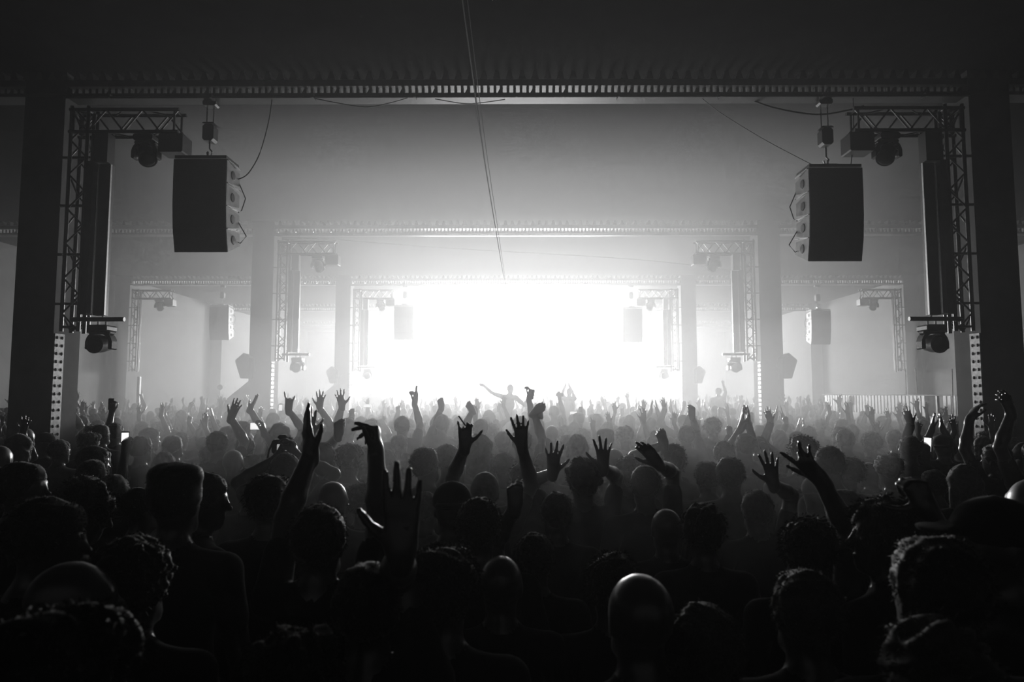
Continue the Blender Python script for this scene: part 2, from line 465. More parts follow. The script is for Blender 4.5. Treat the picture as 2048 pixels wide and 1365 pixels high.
def line_array(name, curve):
    root = empty(name)
    z, y = -0.06, 0.0
    MB().box(-0.34, 0.34, -0.01, 0.40, -0.045, -0.005).box(-0.1, 0.1, 0.14, 0.26, -0.01, 0.05).build('bumper_frame', M_STEEL, root)
    MB().tube([(0, 0.2, 0.03), (0, 0.2, 0.12)], 0.012, 8).build('shackle', M_CHROME, root)
    ang = 0.0
    for k in range(4):
        ang += curve[k]
        c = link('cabinet', me_cab, root)
        c.rotation_euler = (ang, 0, 0)
        # hang from the front edge of the cabinet above
        dz, dy = math.cos(ang) * CAB_H, math.sin(ang) * CAB_H
        c.location = (0, y + dy / 2, z - dz / 2)
        link('grille', me_grl, c)
        for s in (-1, 1):
            link('handle', me_hnd[s], c)
            b = link('rigging_bar', me_bar[s], root, (0, y + 0.005, z))
            b.rotation_euler = (ang - curve[k] / 2, 0, 0)
        y += dy; z -= dz
    mb = MB()
    for s in (0.32,):
        mb.tube([(s, 0.42, -0.2), (s + 0.1, 0.46, -0.45), (s + 0.06, 0.44, -0.62), (s + 0.02, 0.42, -0.66)], 0.007, 6)
        mb.tube([(s, 0.42, -0.75), (s + 0.13, 0.45, -0.98), (s + 0.05, 0.45, -1.08), (s, 0.43, -1.05)], 0.007, 6)
    mb.build('jumper_cable', M_CABLE, root, smooth=True)
    return root
def hoist(top, low, body):
    """chain hoist: chain from beam height `top` down to `low`, motor body at height body"""
    root = empty('chain_hoist')
    b = MB().cbox(-0.075, 0.075, -0.07, 0.07, body - 0.11, body + 0.12, 0.03)
    b.build('motor', M_STEEL, root)
    MB().prism([(-0.085, -0.08, body + 0.12), (0.085, -0.08, body + 0.12), (0.065, -0.08, body + 0.14), (-0.065, -0.08, body + 0.14)], (0, 0.16, 0)).build('motor_lid', M_ALU, root)
    MB().tube([(-0.05, 0, body + 0.12), (-0.05, 0, top)], 0.009, 6).tube([(0.04, 0, body + 0.12), (0.04, 0, top)], 0.009, 6).build('chain', M_CHROME, root)
    h = MB().tube([(0, 0, body - 0.11), (0, 0, low + 0.10)], 0.012, 6)
    h.tube([(0, 0, low + 0.10), (0.035, 0, low + 0.06), (0.02, 0, low + 0.0), (-0.02, 0, low), (-0.035, 0, low + 0.05)], 0.011, 6)
    h.build('hook', M_CHROME, root)
    MB().cbox(-0.09, 0.09, -0.06, 0.06, top - 0.08, top, 0.02).build('beam_clamp', M_STEEL, root)
    return root
ARR = [(-4.14, 8.75, 5.28, 'dark line array of four speakers hanging near the camera on the left', 1),
       (4.18, 8.75, 5.15, 'dark line array of four speakers hanging near the camera on the right', -1),
       (-4.05, 24.55, 5.36, 'distant pale line array left of the bright stage', 1),
       (4.23, 24.55, 5.27, 'distant pale line array right of the bright stage', -1),
       (-10.75, 24.55, 5.36, 'line array with lit side panels in the left aisle', 1),
       (11.02, 24.55, 5.19, 'line array with lit side panels in the right aisle', -1)]
arr0 = line_array('line_array_speaker', (math.radians(0), math.radians(1.5), math.radians(4), math.radians(8)))
for k, (x, d, z, lab, s) in enumerate(ARR):
    o = arr0 if k == 0 else copy_tree(arr0)
    o.location = (x, d, z); o.scale = (s, 1, 1)
    tag(o, lab, 'speaker', 'line array speakers')
    h = hoist(ZB - z, 0.06, 0.36 if s > 0 else 0.42)
    h.location = (x + s * 0.02, d + 0.2, z)
    tag(h, 'chain hoist holding the ' + lab.replace('dark ', '').replace('distant pale ', 'distant ').replace(' of four speakers hanging', ''), 'hoist', 'chain hoists')

def cable(name, pts, r, label, m=M_CABLE, cat='cable', seg=6):
    # smooth through the control points
    P = [Vector(p) for p in pts]
    out = []
    for i in range(len(P) - 1):
        p0, p1, p2, p3 = P[max(i - 1, 0)], P[i], P[i + 1], P[min(i + 2, len(P) - 1)]
        for q in range(6):
            t = q / 6
            out.append(0.5 * ((2 * p1) + (p2 - p0) * t + (2 * p0 - 5 * p1 + 4 * p2 - p3) * t * t + (3 * p1 - p0 - 3 * p2 + p3) * t ** 3))
    out.append(P[-1])
    return MB().tube(out, r, seg).build(name, m, None, smooth=True, label=label, cat=cat)
cable('speaker_cable', [at(545, 190, 8.9), at(538, 240, 8.95), at(522, 300, 9.0), at(505, 335, 9.05), at(488, 354, 9.1), at(462, 362, 9.12)], 0.007, 'thin cable looping down to the near left line array')
cable('speaker_cable', [at(1480, 190, 9.0), at(1545, 215, 9.0), at(1630, 229, 9.0), at(1690, 222, 9.0), at(1728, 212, 8.9)], 0.012, 'thick cable sagging below the beam above the near right line array')
cable('safety_wire', [at(1400, 193, 8.9), at(1440, 225, 8.9), at(1530, 280, 8.9), at(1625, 330, 8.9)], 0.004, 'thin straight wire slanting down to the near right line array')
cable('feed_cable', [at(1706, 190, 8.9), at(1707, 270, 8.9), at(1702, 329, 8.9)], 0.006, 'thin vertical cable dropping to the outer corner of the right array')
cable('swag_cable', [at(620, 195, 8.82), at(680, 207, 8.8), at(735, 214, 8.8), at(780, 206, 8.8), at(815, 196, 8.82)], 0.006, 'short cable sagging under the near beam left of centre')
cable('swag_cable', [at(870, 198, 8.82), at(925, 207, 8.8), at(960, 206, 8.8), at(1010, 199, 8.82)], 0.006, 'short cable sagging under the near beam behind the camera wires')
cable('guy_wire', [Vector((-HALF, 16.95, 6.0)), at(640, 478, 16.95), at(900, 497, 16.95), at(1280, 520, 16.95), Vector((HALF, 16.95, 5.15))], 0.006, 'faint thin wire stretched across the hall behind the second beam')

# ------------------------------------------------------------------ cable camera above the crowd
cc = at(1038, 660, 36.0)
def near_pt(px, d): return at(px, 0, d)
p_a = Vector((-0.235, -3.4, 4.0)); p_b = Vector((-0.205, -3.4, 4.0))
cable('cable_camera_wire', [p_a, at(925, 0, 3.2), at(985, 420, 7.3), at(1020, 620, 18.0), at(1036, 684, 36.0), at(1037.5, 698, 42)], 0.0052, 'thick black wire running overhead from the camera to the stage', cat='wire')
cable('cable_camera_wire', [p_b, at(935, 0, 3.2), at(990, 420, 7.3), at(1021.5, 620, 18.0), at(1037.5, 684, 36.0), at(1039, 698, 42)], 0.0026, 'thinner black wire running overhead beside the thick one', cat='wire')
cp = at(1038, 686, 36.0)
root = empty('cable_camera', (cp.x, cp.y, cp.z), label='small remote camera hanging from the wires in front of the white glow', cat='camera')
MB().box(-0.14, 0.14, -0.05, 0.05, -0.02, 0.05).box(-0.15, -0.08, -0.06, 0.06, 0.03, 0.12).box(0.08, 0.15, -0.06, 0.06, 0.03, 0.12).build('trolley', M_BLACK, root)
MB().tube([(0, 0, -0.02), (0, 0, -0.42)], [0.02, 0.045], 10).box(-0.12, 0.02, -0.05, 0.05, -0.2, -0.12).build('stabiliser', M_BLACK, root)
c = MB().cbox(-0.09, 0.09, -0.12, 0.12, -0.68, -0.42, 0.03).box(-0.26, 0.26, -0.02, 0.02, -0.52, -0.49).build('camera_body', M_BLACK, root)
MB().lathe((0, -0.12, -0.55), (0, -1, 0), [(0, 0.06), (0.1, 0.06), (0.1, 0.045)], 14).build('lens', M_LENS, c, smooth=True)

# ------------------------------------------------------------------ stage front truss and its lamps
st = truss('truss_beam', 11.2, 0.35, 0.3, 0.45, vertical=False)
st.location = (-5.6, 41.4, 5.72)
tag(st, 'long truss of lamps across the top of the stage opening', 'truss')
hs = moving_head('stage_lamp', (0.1, -0.7, -0.5))
for k in range(9):
    o = hs if k == 0 else copy_tree(hs)
    o.location = (-4.8 + 1.2 * k, 41.55, 5.68)
    tag(o, 'small lamp hanging under the truss over the stage opening, %s of nine from the left' % ['first', 'second', 'third', 'fourth', 'fifth', 'sixth', 'seventh', 'eighth', 'ninth'][k], 'stage light', 'lamps on the stage truss')
rk = empty('amplifier_rack', (-5.0, 40.6, 0), label='tall equipment rack at the left edge of the stage', cat='rack')
MB().cbox(-0.45, 0.45, 0, 0.6, 0, 2.9, 0.03).build('case', M_BLACK, rk)
for k in range(3):
    MB().box(-0.36, 0.36, -0.02, 0, 1.2 + 0.55 * k, 1.62 + 0.55 * k).build('rack_unit', M_PANEL, rk)

# ------------------------------------------------------------------ railing and poles on the right terrace, bits in the aisles
rail = empty('slatted_railing', (8.9, 13.2, 0), label='white slatted railing along the raised terrace on the right', cat='railing')
me_sl = MB().box(-0.008, 0.008, -0.05, 0.05, 0, 0.44).mesh('slat', M_WHITE)
yy = 0.0
while yy < 6.6:
    if not 1.05 < yy < 1.75:
        o = link('slat', me_sl, rail, (0, yy, 1.66))
    yy += 0.15
MB().tube([(0, -0.2, 2.11), (0, 6.7, 2.11)], 0.014, 8).build('handrail', M_WHITE, rail)
MB().box(-0.06, 0.10, -0.3, 6.8, 1.5, 1.66).build('kick_board', M_STEEL, rail)
mb = MB()
for k in range(6):
    mb.box(0.02, 0.07, 0.05 + 1.3 * k, 0.1 + 1.3 * k, 1.0, 2.1)
mb.build('post', M_STEEL, rail)
MB().box(8.95, WX, 12.5, 21.0, 0.0, 1.5).build('terrace', M_CONC, kind='structure', label='raised terrace in the right aisle')
for k, (a, b, d) in enumerate([((1811, 738), (1812, 800), 16.2), ((1831, 738), (1837, 800), 15.6), ((1904, 738), (1905, 810), 13.9), ((1924, 738), (1934, 810), 13.7)]):
    p, q = at(a[0], a[1], d), at(b[0], b[1], d)
    q.z = 1.5
    MB().tube([p, q], 0.012, 8).build('thin_pole', M_WHITE, smooth=True, label='thin pale pole rising above the white railing, %s from the left' % ORD[k], cat='pole', group='thin poles on the terrace')
mb = MB().box(-0.04, 0.04, -0.04, 0.04, 0, 2.64)
mb.build('white_post', M_WHITE, loc=(at(278, 770, 20).x, 20, 0), label='slim white post standing above the crowd in the left aisle', cat='post')
bl = empty('balloon', tuple(at(440, 775, 15)), label='white balloon floating over the crowd near the second left pillar', cat='balloon')
MB().lathe((0, 0, 0), (0, 0, -1), [(-0.06 * math.cos(a * PI / 10), 0.06 * math.sin(a * PI / 10)) for a in range(11)], 16).build('skin', M_BALLOON, bl, smooth=True)
MB().lathe((0, 0, -0.058), (0, 0, -1), [(0, 0.006), (0.012, 0.009)], 8).build('knot', M_BALLOON, bl)
# terrace sign
sg = at(1710, 801, 18.2)
s_ = MB().box(-0.16, 0.16, -0.01, 0.01, -0.11, 0.11).build('notice_board', M_WHITE, loc=(sg.x, sg.y, sg.z), label='small blank white board at the left end of the railing', cat='sign')
MB().tube([(0, 0.02, -0.1), (0, 0.02, -sg.z)], 0.012, 8).build('stand', M_STEEL, s_)

# ------------------------------------------------------------------ people: bodies as smooth distance fields, polygonised into one continuous mesh
V3 = lambda *a: np.array(a, dtype=np.float64)
def unit(v):
    return v / (np.linalg.norm(v) + 1e-12)

SKIN, SHIRT, LEGS, SHOES = 0, 1, 2, 3
class Field:
    """list of primitives: ('c', a, b, ra, rb, k, tag) tapered capsule, ('e', centre, radii, k, tag, R) ellipsoid, ('x', centre, radii, k) carved ellipsoid"""
    def __init__(s): s.p = []
    def cap(s, a, b, ra, rb, k=0.02, tag=SKIN): s.p.append(('c', np.array(a, float), np.array(b, float), ra, rb, k, tag))
    def ell(s, c, r, k=0.02, tag=SKIN, R=None): s.p.append(('e', np.array(c, float), np.array(r, float), k, tag, R))
    def cut(s, c, r, k=0.008): s.p.append(('x', np.array(c, float), np.array(r, float), k, -1, None))

def prim_d(p, X, Y, Z):
    if p[0] == 'c':
        a, b, ra, rb = p[1:5]
        ba = b - a
        L2 = max(ba @ ba, 1e-9)
        t = np.clip(((X - a[0]) * ba[0] + (Y - a[1]) * ba[1] + (Z - a[2]) * ba[2]) / L2, 0, 1)
        dx, dy, dz = X - a[0] - t * ba[0], Y - a[1] - t * ba[1], Z - a[2] - t * ba[2]
        return np.sqrt(dx * dx + dy * dy + dz * dz) - (ra + (rb - ra) * t)
    c, r, R = p[1], p[2], p[5]
    dx, dy, dz = X - c[0], Y - c[1], Z - c[2]
    if R is not None:
        dx, dy, dz = (R[0, 0] * dx + R[1, 0] * dy + R[2, 0] * dz, R[0, 1] * dx + R[1, 1] * dy + R[2, 1] * dz, R[0, 2] * dx + R[1, 2] * dy + R[2, 2] * dz)
    k0 = np.sqrt((dx / r[0]) ** 2 + (dy / r[1]) ** 2 + (dz / r[2]) ** 2)
    k1 = np.sqrt((dx / r[0] ** 2) ** 2 + (dy / r[1] ** 2) ** 2 + (dz / r[2] ** 2) ** 2) + 1e-9
    return k0 * (k0 - 1.0) / k1

def prim_box(p):
    if p[0] == 'c':
        m = max(p[3], p[4])
        return np.minimum(p[1], p[2]) - m, np.maximum(p[1], p[2]) + m
    m = p[2].max() if p[5] is not None else p[2]
    return p[1] - m, p[1] + m

def axis_coords(lo, hi, h, coarse=None):
    """grid coordinates; coarse = list of (until, spacing) from the low end"""
    out, x = [], lo
    for until, sp in (coarse or []):
        while x < until:
            out.append(x); x += sp
    while x < hi + h:
        out.append(x); x += h
    return np.array(out)

def polygonise(field, h, coarse=None, noise=None):
    lo = np.min([prim_box(p)[0] for p in field.p if p[0] != 'x'], axis=0) - 3 * h
    hi = np.max([prim_box(p)[1] for p in field.p if p[0] != 'x'], axis=0) + 3 * h
    if coarse: lo[2] -= coarse[0][1] * 1.5
    xs, ys = axis_coords(lo[0], hi[0], h), axis_coords(lo[1], hi[1], h)
    zs = axis_coords(lo[2], hi[2], h, coarse)
    F = np.full((len(xs), len(ys), len(zs)), 1.0, dtype=np.float32)
    mg = max(3 * h, 0.012)
    for p in field.p:
        a, b = prim_box(p)
        k = p[5] if p[0] == 'c' else p[3]
        m = mg + k
        mz = max([c[1] * 1.6 for c in coarse]) if coarse else 0
        i0, i1 = np.searchsorted(xs, [a[0] - m, b[0] + m]); j0, j1 = np.searchsorted(ys, [a[1] - m, b[1] + m])
        k0, k1 = np.searchsorted(zs, [a[2] - m - (mz if a[2] < 1.25 else 0), b[2] + m + (mz if b[2] < 1.25 else 0)])
        if i1 <= i0 or j1 <= j0 or k1 <= k0: continue
        X, Y, Z = xs[i0:i1, None, None], ys[None, j0:j1, None], zs[None, None, k0:k1]
        d = prim_d(p, X, Y, Z)
        sub = F[i0:i1, j0:j1, k0:k1]
        if p[0] == 'x':
            d = -d
            q = np.maximum(k - np.abs(sub - d), 0) / k
            F[i0:i1, j0:j1, k0:k1] = np.maximum(sub, d) + q * q * k * 0.25
        else:
            q = np.maximum(k - np.abs(sub - d), 0) / k
            F[i0:i1, j0:j1, k0:k1] = np.minimum(sub, d) - q * q * k * 0.25
    if noise is not None:
        F += noise(xs[:, None, None], ys[None, :, None], zs[None, None, :]).astype(np.float32)
    return surface_nets(F, xs, ys, zs)

def surface_nets(F, xs, ys, zs):
    S = F < 0
    nx, ny, nz = F.shape
    cnt = np.zeros((nx - 1, ny - 1, nz - 1), dtype=np.int8)
    for a in (0, 1):
        for b in (0, 1):
            for c in (0, 1):
                cnt += S[a:nx - 1 + a, b:ny - 1 + b, c:nz - 1 + c]
    act = (cnt > 0) & (cnt < 8)
    I, J, K = np.nonzero(act)
    idx = np.full(act.shape, -1, dtype=np.int32)
    idx[I, J, K] = np.arange(len(I))
    pos = np.zeros((len(I), 3)); num = np.zeros(len(I))
    corners = [(a, b, c) for a in (0, 1) for b in (0, 1) for c in (0, 1)]
    for ax in range(3):
        for (a, b, c) in corners:
            if (a, b, c)[ax]: continue
            e = [a, b, c]; e[ax] = 1
            f0 = F[I + a, J + b, K + c]; f1 = F[I + e[0], J + e[1], K + e[2]]
            m = (f0 < 0) != (f1 < 0)
            t = np.where(m, f0 / np.where(m, f0 - f1, 1), 0)
            q = np.stack([np.full(len(I), float(a)), np.full(len(I), float(b)), np.full(len(I), float(c))], 1)
            q[:, ax] = t
            pos[m] += q[m]; num[m] += 1
    pos /= num[:, None]
    V = np.stack([np.interp(I + pos[:, 0], np.arange(nx), xs), np.interp(J + pos[:, 1], np.arange(ny), ys), np.interp(K + pos[:, 2], np.arange(nz), zs)], 1)
    faces = []
    A = S[:-1, 1:-1, 1:-1] != S[1:, 1:-1, 1:-1]
    i, j, k = np.nonzero(A); j += 1; k += 1
    q = np.stack([idx[i, j - 1, k - 1], idx[i, j, k - 1], idx[i, j, k], idx[i, j - 1, k]], 1)
    fl = S[i, j, k]; faces.append(np.where(fl[:, None], q, q[:, ::-1]))
    A = S[1:-1, :-1, 1:-1] != S[1:-1, 1:, 1:-1]
    i, j, k = np.nonzero(A); i += 1; k += 1
    q = np.stack([idx[i - 1, j, k - 1], idx[i - 1, j, k], idx[i, j, k], idx[i, j, k - 1]], 1)
    fl = S[i, j, k]; faces.append(np.where(fl[:, None], q, q[:, ::-1]))
    A = S[1:-1, 1:-1, :-1] != S[1:-1, 1:-1, 1:]
    i, j, k = np.nonzero(A); i += 1; j += 1
    q = np.stack([idx[i - 1, j - 1, k], idx[i, j - 1, k], idx[i, j, k], idx[i - 1, j, k]], 1)
    fl = S[i, j, k]; faces.append(np.where(fl[:, None], q, q[:, ::-1]))
    return V, np.concatenate(faces)

def np_mesh(name, V, Q, mats, tags=None, T=None):
    me = bpy.data.meshes.new(name)
    nq, nt = len(Q), 0 if T is None else len(T)
    me.vertices.add(len(V)); me.vertices.foreach_set('co', V.astype(np.float32).ravel())
    me.loops.add(nq * 4 + nt * 3)
    loops = Q.ravel() if not nt else np.concatenate([Q.ravel(), T.ravel()])
    me.loops.foreach_set('vertex_index', loops.astype(np.int32))
    me.polygons.add(nq + nt)
    st = np.arange(nq) * 4
    if nt: st = np.concatenate([st, nq * 4 + np.arange(nt) * 3])
    me.polygons.foreach_set('loop_start', st.astype(np.int32))
    for m in mats: me.materials.append(m)
    if tags is not None: me.polygons.foreach_set('material_index', tags.astype(np.int32))
    me.polygons.foreach_set('use_smooth', np.ones(nq + nt, dtype=bool))
    me.update(calc_edges=True)
    return me

def rot(axis, ang):
    axis = unit(axis); c, s = math.cos(ang), math.sin(ang)
    x, y, z = axis
    return np.array([[c + x * x * (1 - c), x * y * (1 - c) - z * s, x * z * (1 - c) + y * s],
                     [y * x * (1 - c) + z * s, c + y * y * (1 - c), y * z * (1 - c) - x * s],
                     [z * x * (1 - c) - y * s, z * y * (1 - c) + x * s, c + z * z * (1 - c)]])

# finger curls: (index, middle, ring, pinky, thumb) 0 straight .. 1 closed ; spread in degrees
HANDS = {'open': ((0.04, 0.02, 0.05, 0.08), 0.0, 9), 'wide': ((0.0, 0.0, 0.0, 0.02), -0.1, 16), 'fist': ((0.80, 0.86, 0.92, 0.97), 0.8, 6), 'relaxed': ((0.2, 0.28, 0.34, 0.4), 0.2, 5),
         'horns': ((0.0, 0.95, 0.95, 0.02), 0.8, 16), 'vee': ((0.02, 0.0, 0.95, 0.95), 0.7, 14), 'point': ((0.0, 0.9, 0.95, 0.98), 0.5, 4), 'cup': ((0.42, 0.45, 0.45, 0.5), 0.35, 4),
         'smoke': ((0.5, 0.55, 0.85, 0.12), -0.1, 10), 'pair': ((0.0, 0.75, 0.25, 0.3), -0.05, 12), 'thumb': ((0.9, 0.92, 0.95, 0.98), -0.25, 2), 'hold': ((0.55, 0.55, 0.58, 0.6), 0.45, 3),
         'cupped': ((0.3, 0.26, 0.3, 0.36), 0.1, 4), 'claw': ((0.8, 1.05, 1.28, 1.45), 0.1, 3, (1.0, 0.12, 0.1)), 'blade': ((0.03, 0.08, 0.1, 0.14), 0.0, 2),
         'palm': ((0.02, 0.0, 0.02, 0.06), -0.12, 6), 'fork': ((0.0, 0.12, 0.0, 0.1), 0.0, 14)}
def add_hand(f, w, u, n, side, pose, s=1.0, thin=1.0):
    """w wrist, u direction wrist->knuckles, n palm normal, side +1 right hand / -1 left"""
    curls, thumb, spread = HANDS[pose][:3]
    mult = HANDS[pose][3] if len(HANDS[pose]) > 3 else (1, 1, 1)
    u = unit(u); n = unit(n - u * (n @ u))
    t = np.cross(u, n) * side                     # towards the thumb
    offs, lens, base = (0.029, 0.0095, -0.0105, -0.029), ((.040, .024, .019), (.045, .028, .020), (.041, .026, .019), (.032, .020, .017)), (.088, .095, .089, .078)
    kn = []
    for i in range(4):
        k = w + (u * base[i] + t * offs[i] - n * 0.002) * s
        kn.append(k)
        f.cap(w + (u * 0.012 + t * offs[i] * 0.62) * s, k, 0.0165 * s, 0.0118 * s, 0.012 * s)
        sp = math.radians((1.5 - i) * spread * 0.8)
        d = u * math.cos(sp) + t * math.sin(sp)
        ax = np.cross(d, n)                       # rotating d about ax turns it towards n
        a, p = curls[i], k
        r = (0.0108, 0.0097, 0.0089, 0.0076) if i < 3 else (0.0096, 0.0086, 0.0078, 0.0068)
        for j, bend in enumerate((82, 98, 62)):
            d = rot(ax, math.radians(bend * a * mult[j])) @ d
            q = p + d * lens[i][j] * s
            f.cap(p, q, r[j] * s * thin, r[j + 1] * s * thin, 0.0045 * s)
            p = q
    b = w + (u * 0.022 + t * 0.022 + n * 0.006) * s
    ang = math.radians(48 - 42 * max(thumb, 0) + (-thumb * 120 if thumb < 0 else 0))
    d = unit(u * math.cos(ang) + t * math.sin(ang) + n * (0.25 + 0.55 * max(thumb, 0)))
    p = b + d * 0.044 * s
    f.cap(b, p, 0.0185 * s, 0.0125 * s, 0.012 * s)
    d = unit(d + (u * 0.35 - t * 0.9 * max(thumb, 0) + n * 0.2 * max(thumb, 0)))
    q = p + d * 0.032 * s
    f.cap(p, q, 0.0115 * s, 0.0098 * s, 0.005 * s)
    d = unit(d + (u * 0.25 - t * 0.7 * max(thumb, 0)))
    f.cap(q, q + d * 0.026 * s, 0.0098 * s, 0.0078 * s, 0.005 * s)
    f.cap(w - u * 0.03 * s, w + u * 0.02 * s, 0.027 * s, 0.026 * s, 0.02 * s)

def ik(a, target, l1, l2, hint):
    d = target - a
    L = np.linalg.norm(d)
    Lm = (l1 + l2) * 0.995
    miss = max(0.0, L - Lm)
    if L > Lm: d = d * (Lm / L); L = Lm
    if L < 0.08: d = unit(d) * 0.08; L = 0.08
    x = (l1 * l1 - l2 * l2 + L * L) / (2 * L)
    y = math.sqrt(max(l1 * l1 - x * x, 0))
    n = unit(d)
    h = hint - n * (hint @ n)
    h = unit(h)
    e = a + n * x + h * y
    return e, a + d, miss

def head_frame(yaw, pitch, roll):
    return rot(V3(0, 0, 1), yaw) @ rot(V3(1, 0, 0), pitch) @ rot(V3(0, 1, 0), roll)

def body_field(o):
    """person 1.75 m tall, feet at the origin, facing +y. o: dict of options"""
    f = Field()
    bulk = o.get('bulk', 1.0)
    fem = o.get('fem', 0)
    lean = o.get('lean', V3(0, 0, 0))             # shift of the chest
    def L(x, y, z):
        t = min(max((z - 0.95) / 0.5, 0), 1.25)
        return V3(x, y, z) + lean * t
    sw = (0.185 - 0.022 * fem) * (0.5 + 0.5 * bulk)
    # torso
    f.ell(L(0, 0.005, 1.28), (0.158 * bulk, 0.105 * bulk, 0.19), 0.05, SHIRT)
    f.ell(L(0, 0.0, 1.07), (0.150 * bulk, 0.105 * bulk, 0.18), 0.06, SHIRT)
    f.ell(L(0, -0.01, 0.93), (0.150 * bulk, 0.112, 0.12), 0.05, LEGS)
    if fem: f.ell(L(-0.07, 0.09, 1.27), (0.062, 0.05, 0.062), 0.03, SHIRT); f.ell(L(0.07, 0.09, 1.27), (0.062, 0.05, 0.062), 0.03, SHIRT)
    # neck and head
    nk = L(0, -0.02, 1.45)
    HR = head_frame(*o.get('head', (0, 0, 0)))
    hc = L(0, 0.0, 1.54)                          # pivot at the base of the skull
    def Hd(x, y, z): return hc + HR @ V3(x, y, z - 1.54)
    f.cap(nk, hc + HR @ V3(0, -0.005, 0.05), 0.060 * (0.55 + 0.45 * bulk), 0.053, 0.03)
    f.ell(Hd(0, -0.012, 1.662), (0.0785, 0.097, 0.0905), 0.02, SKIN, HR)
    f.ell(Hd(0, 0.026, 1.615), (0.0625, 0.068, 0.088), 0.03, SKIN, HR)
    f.cap(Hd(-0.030, 0.055, 1.556), Hd(0.030, 0.055, 1.556), 0.026, 0.026, 0.025)
    f.cap(Hd(0, 0.072, 1.547), Hd(0, 0.078, 1.555), 0.018, 0.018, 0.02)
    f.cap(Hd(-0.034, 0.072, 1.672), Hd(0.034, 0.072, 1.672), 0.016, 0.016, 0.02)
    f.cut(Hd(-0.031, 0.100, 1.650), (0.017, 0.016, 0.012), 0.012); f.cut(Hd(0.031, 0.100, 1.650), (0.017, 0.016, 0.012), 0.012)
    f.ell(Hd(-0.030, 0.077, 1.649), (0.0125, 0.0125, 0.0125), 0.004); f.ell(Hd(0.030, 0.077, 1.649), (0.0125, 0.0125, 0.0125), 0.004)
    f.cap(Hd(0, 0.090, 1.658), Hd(0, 0.113, 1.620), 0.0085, 0.0125, 0.012)
    f.ell(Hd(0, 0.090, 1.586), (0.024, 0.012, 0.0055), 0.006, SKIN, HR); f.ell(Hd(0, 0.088, 1.577), (0.021, 0.012, 0.006), 0.006, SKIN, HR)
    for s in (-1, 1):
        f.ell(Hd(s * 0.077, -0.012, 1.632), (0.009, 0.020, 0.031), 0.008, SKIN, HR)
        f.cut(Hd(s * 0.086, -0.006, 1.634), (0.006, 0.011, 0.018), 0.006)
    # legs
    for s in (-1, 1):
        f.cap(V3(s * 0.088, -0.005, 0.9), V3(s * 0.098, 0.01, 0.5), 0.088 * bulk, 0.060, 0.04, LEGS)
        f.cap(V3(s * 0.098, 0.01, 0.5), V3(s * 0.10, -0.02, 0.10), 0.060, 0.044, 0.02, LEGS)
        f.cap(V3(s * 0.10, -0.045, 0.05), V3(s * 0.115, 0.135, 0.04), 0.045, 0.038, 0.02, SHOES)
    # arms
    info = {'head': hc, 'HR': HR, 'miss': 0.0, 'top': Hd(0, -0.01, 1.755)}
    for s in (-1, 1):
        spec = o.get('armR' if s > 0 else 'armL')
        sh = L(s * sw, -0.01, 1.405)
        if spec is None:
            wr = L(s * (sw + 0.085), 0.07, 0.90)
            hint, u, n, pose = V3(s * 0.4, -1, 0), V3(0, 0.25, -1), V3(-s, 0.2, 0), 'relaxed'
        else:
            wr, hint, u, n, pose = spec['w'], spec['hint'], spec['u'], spec['n'], spec['pose']
            lift = min(max((wr[2] - 1.35) / 0.5, 0), 1)
            sh = sh + V3(-s * 0.03 * lift, 0.015 * lift, 0.055 * lift)
        l1, l2 = 0.285, 0.265
        e, w2, miss = ik(sh, wr, l1, l2, hint)
        if spec is not None: info['miss'] = max(info['miss'], miss); info['w%d' % s] = w2; info['u%d' % s] = u
        f.cap(L(0, -0.03, 1.465), sh + V3(0, 0, 0.012), 0.050 * (0.5 + 0.5 * bulk), 0.054 * (0.4 + 0.6 * bulk), 0.045, SHIRT)
        f.ell(sh, (0.060 * bulk, 0.060 * bulk, 0.062), 0.03, SHIRT)
        ab = (0.45 + 0.55 * bulk) * (1 - 0.10 * fem)
        f.cap(sh, e, 0.050 * ab, 0.040 * ab, 0.02)
        sl = o.get('sleeve', 0.55)
        if sl > 0:
            f.cap(sh, sh + (e - sh) * min(sl, 1), 0.061 * ab, 0.055 * ab, 0.012, SHIRT)
        if sl > 1:
            f.cap(e, e + (w2 - e) * (sl - 1), 0.053 * ab, 0.042 * ab, 0.015, SHIRT)
        m = e + (w2 - e) * 0.3
        f.cap(e, m, 0.041 * ab, 0.0435 * ab, 0.015)
        f.cap(m, w2, 0.0435 * ab, 0.0285 * ab, 0.015)
        add_hand(f, w2, np.array(u, float), np.array(n, float), s, pose, o.get('hand', 1.0))
    # a loose shirt hem
    f.cap(L(-0.075 * bulk, 0, 0.97), L(0.075 * bulk, 0, 0.97), 0.098, 0.098, 0.05, SHIRT)
    f.ell(L(0, -0.022, 1.445), (0.088, 0.078, 0.042), 0.02, SHIRT)
    return f, info, Hd

def wave(seed, amp, freq):
    rs = np.random.RandomState(seed)
    W = [(rs.normal(size=3) * freq, rs.uniform(0, 6.28)) for _ in range(7)]
    def fn(X, Y, Z):
        t = 0
        for w, ph in W:
            t = t + np.sin(X * w[0] + Y * w[1] + Z * w[2] + ph)
        return t * (amp / 3.0)
    return fn

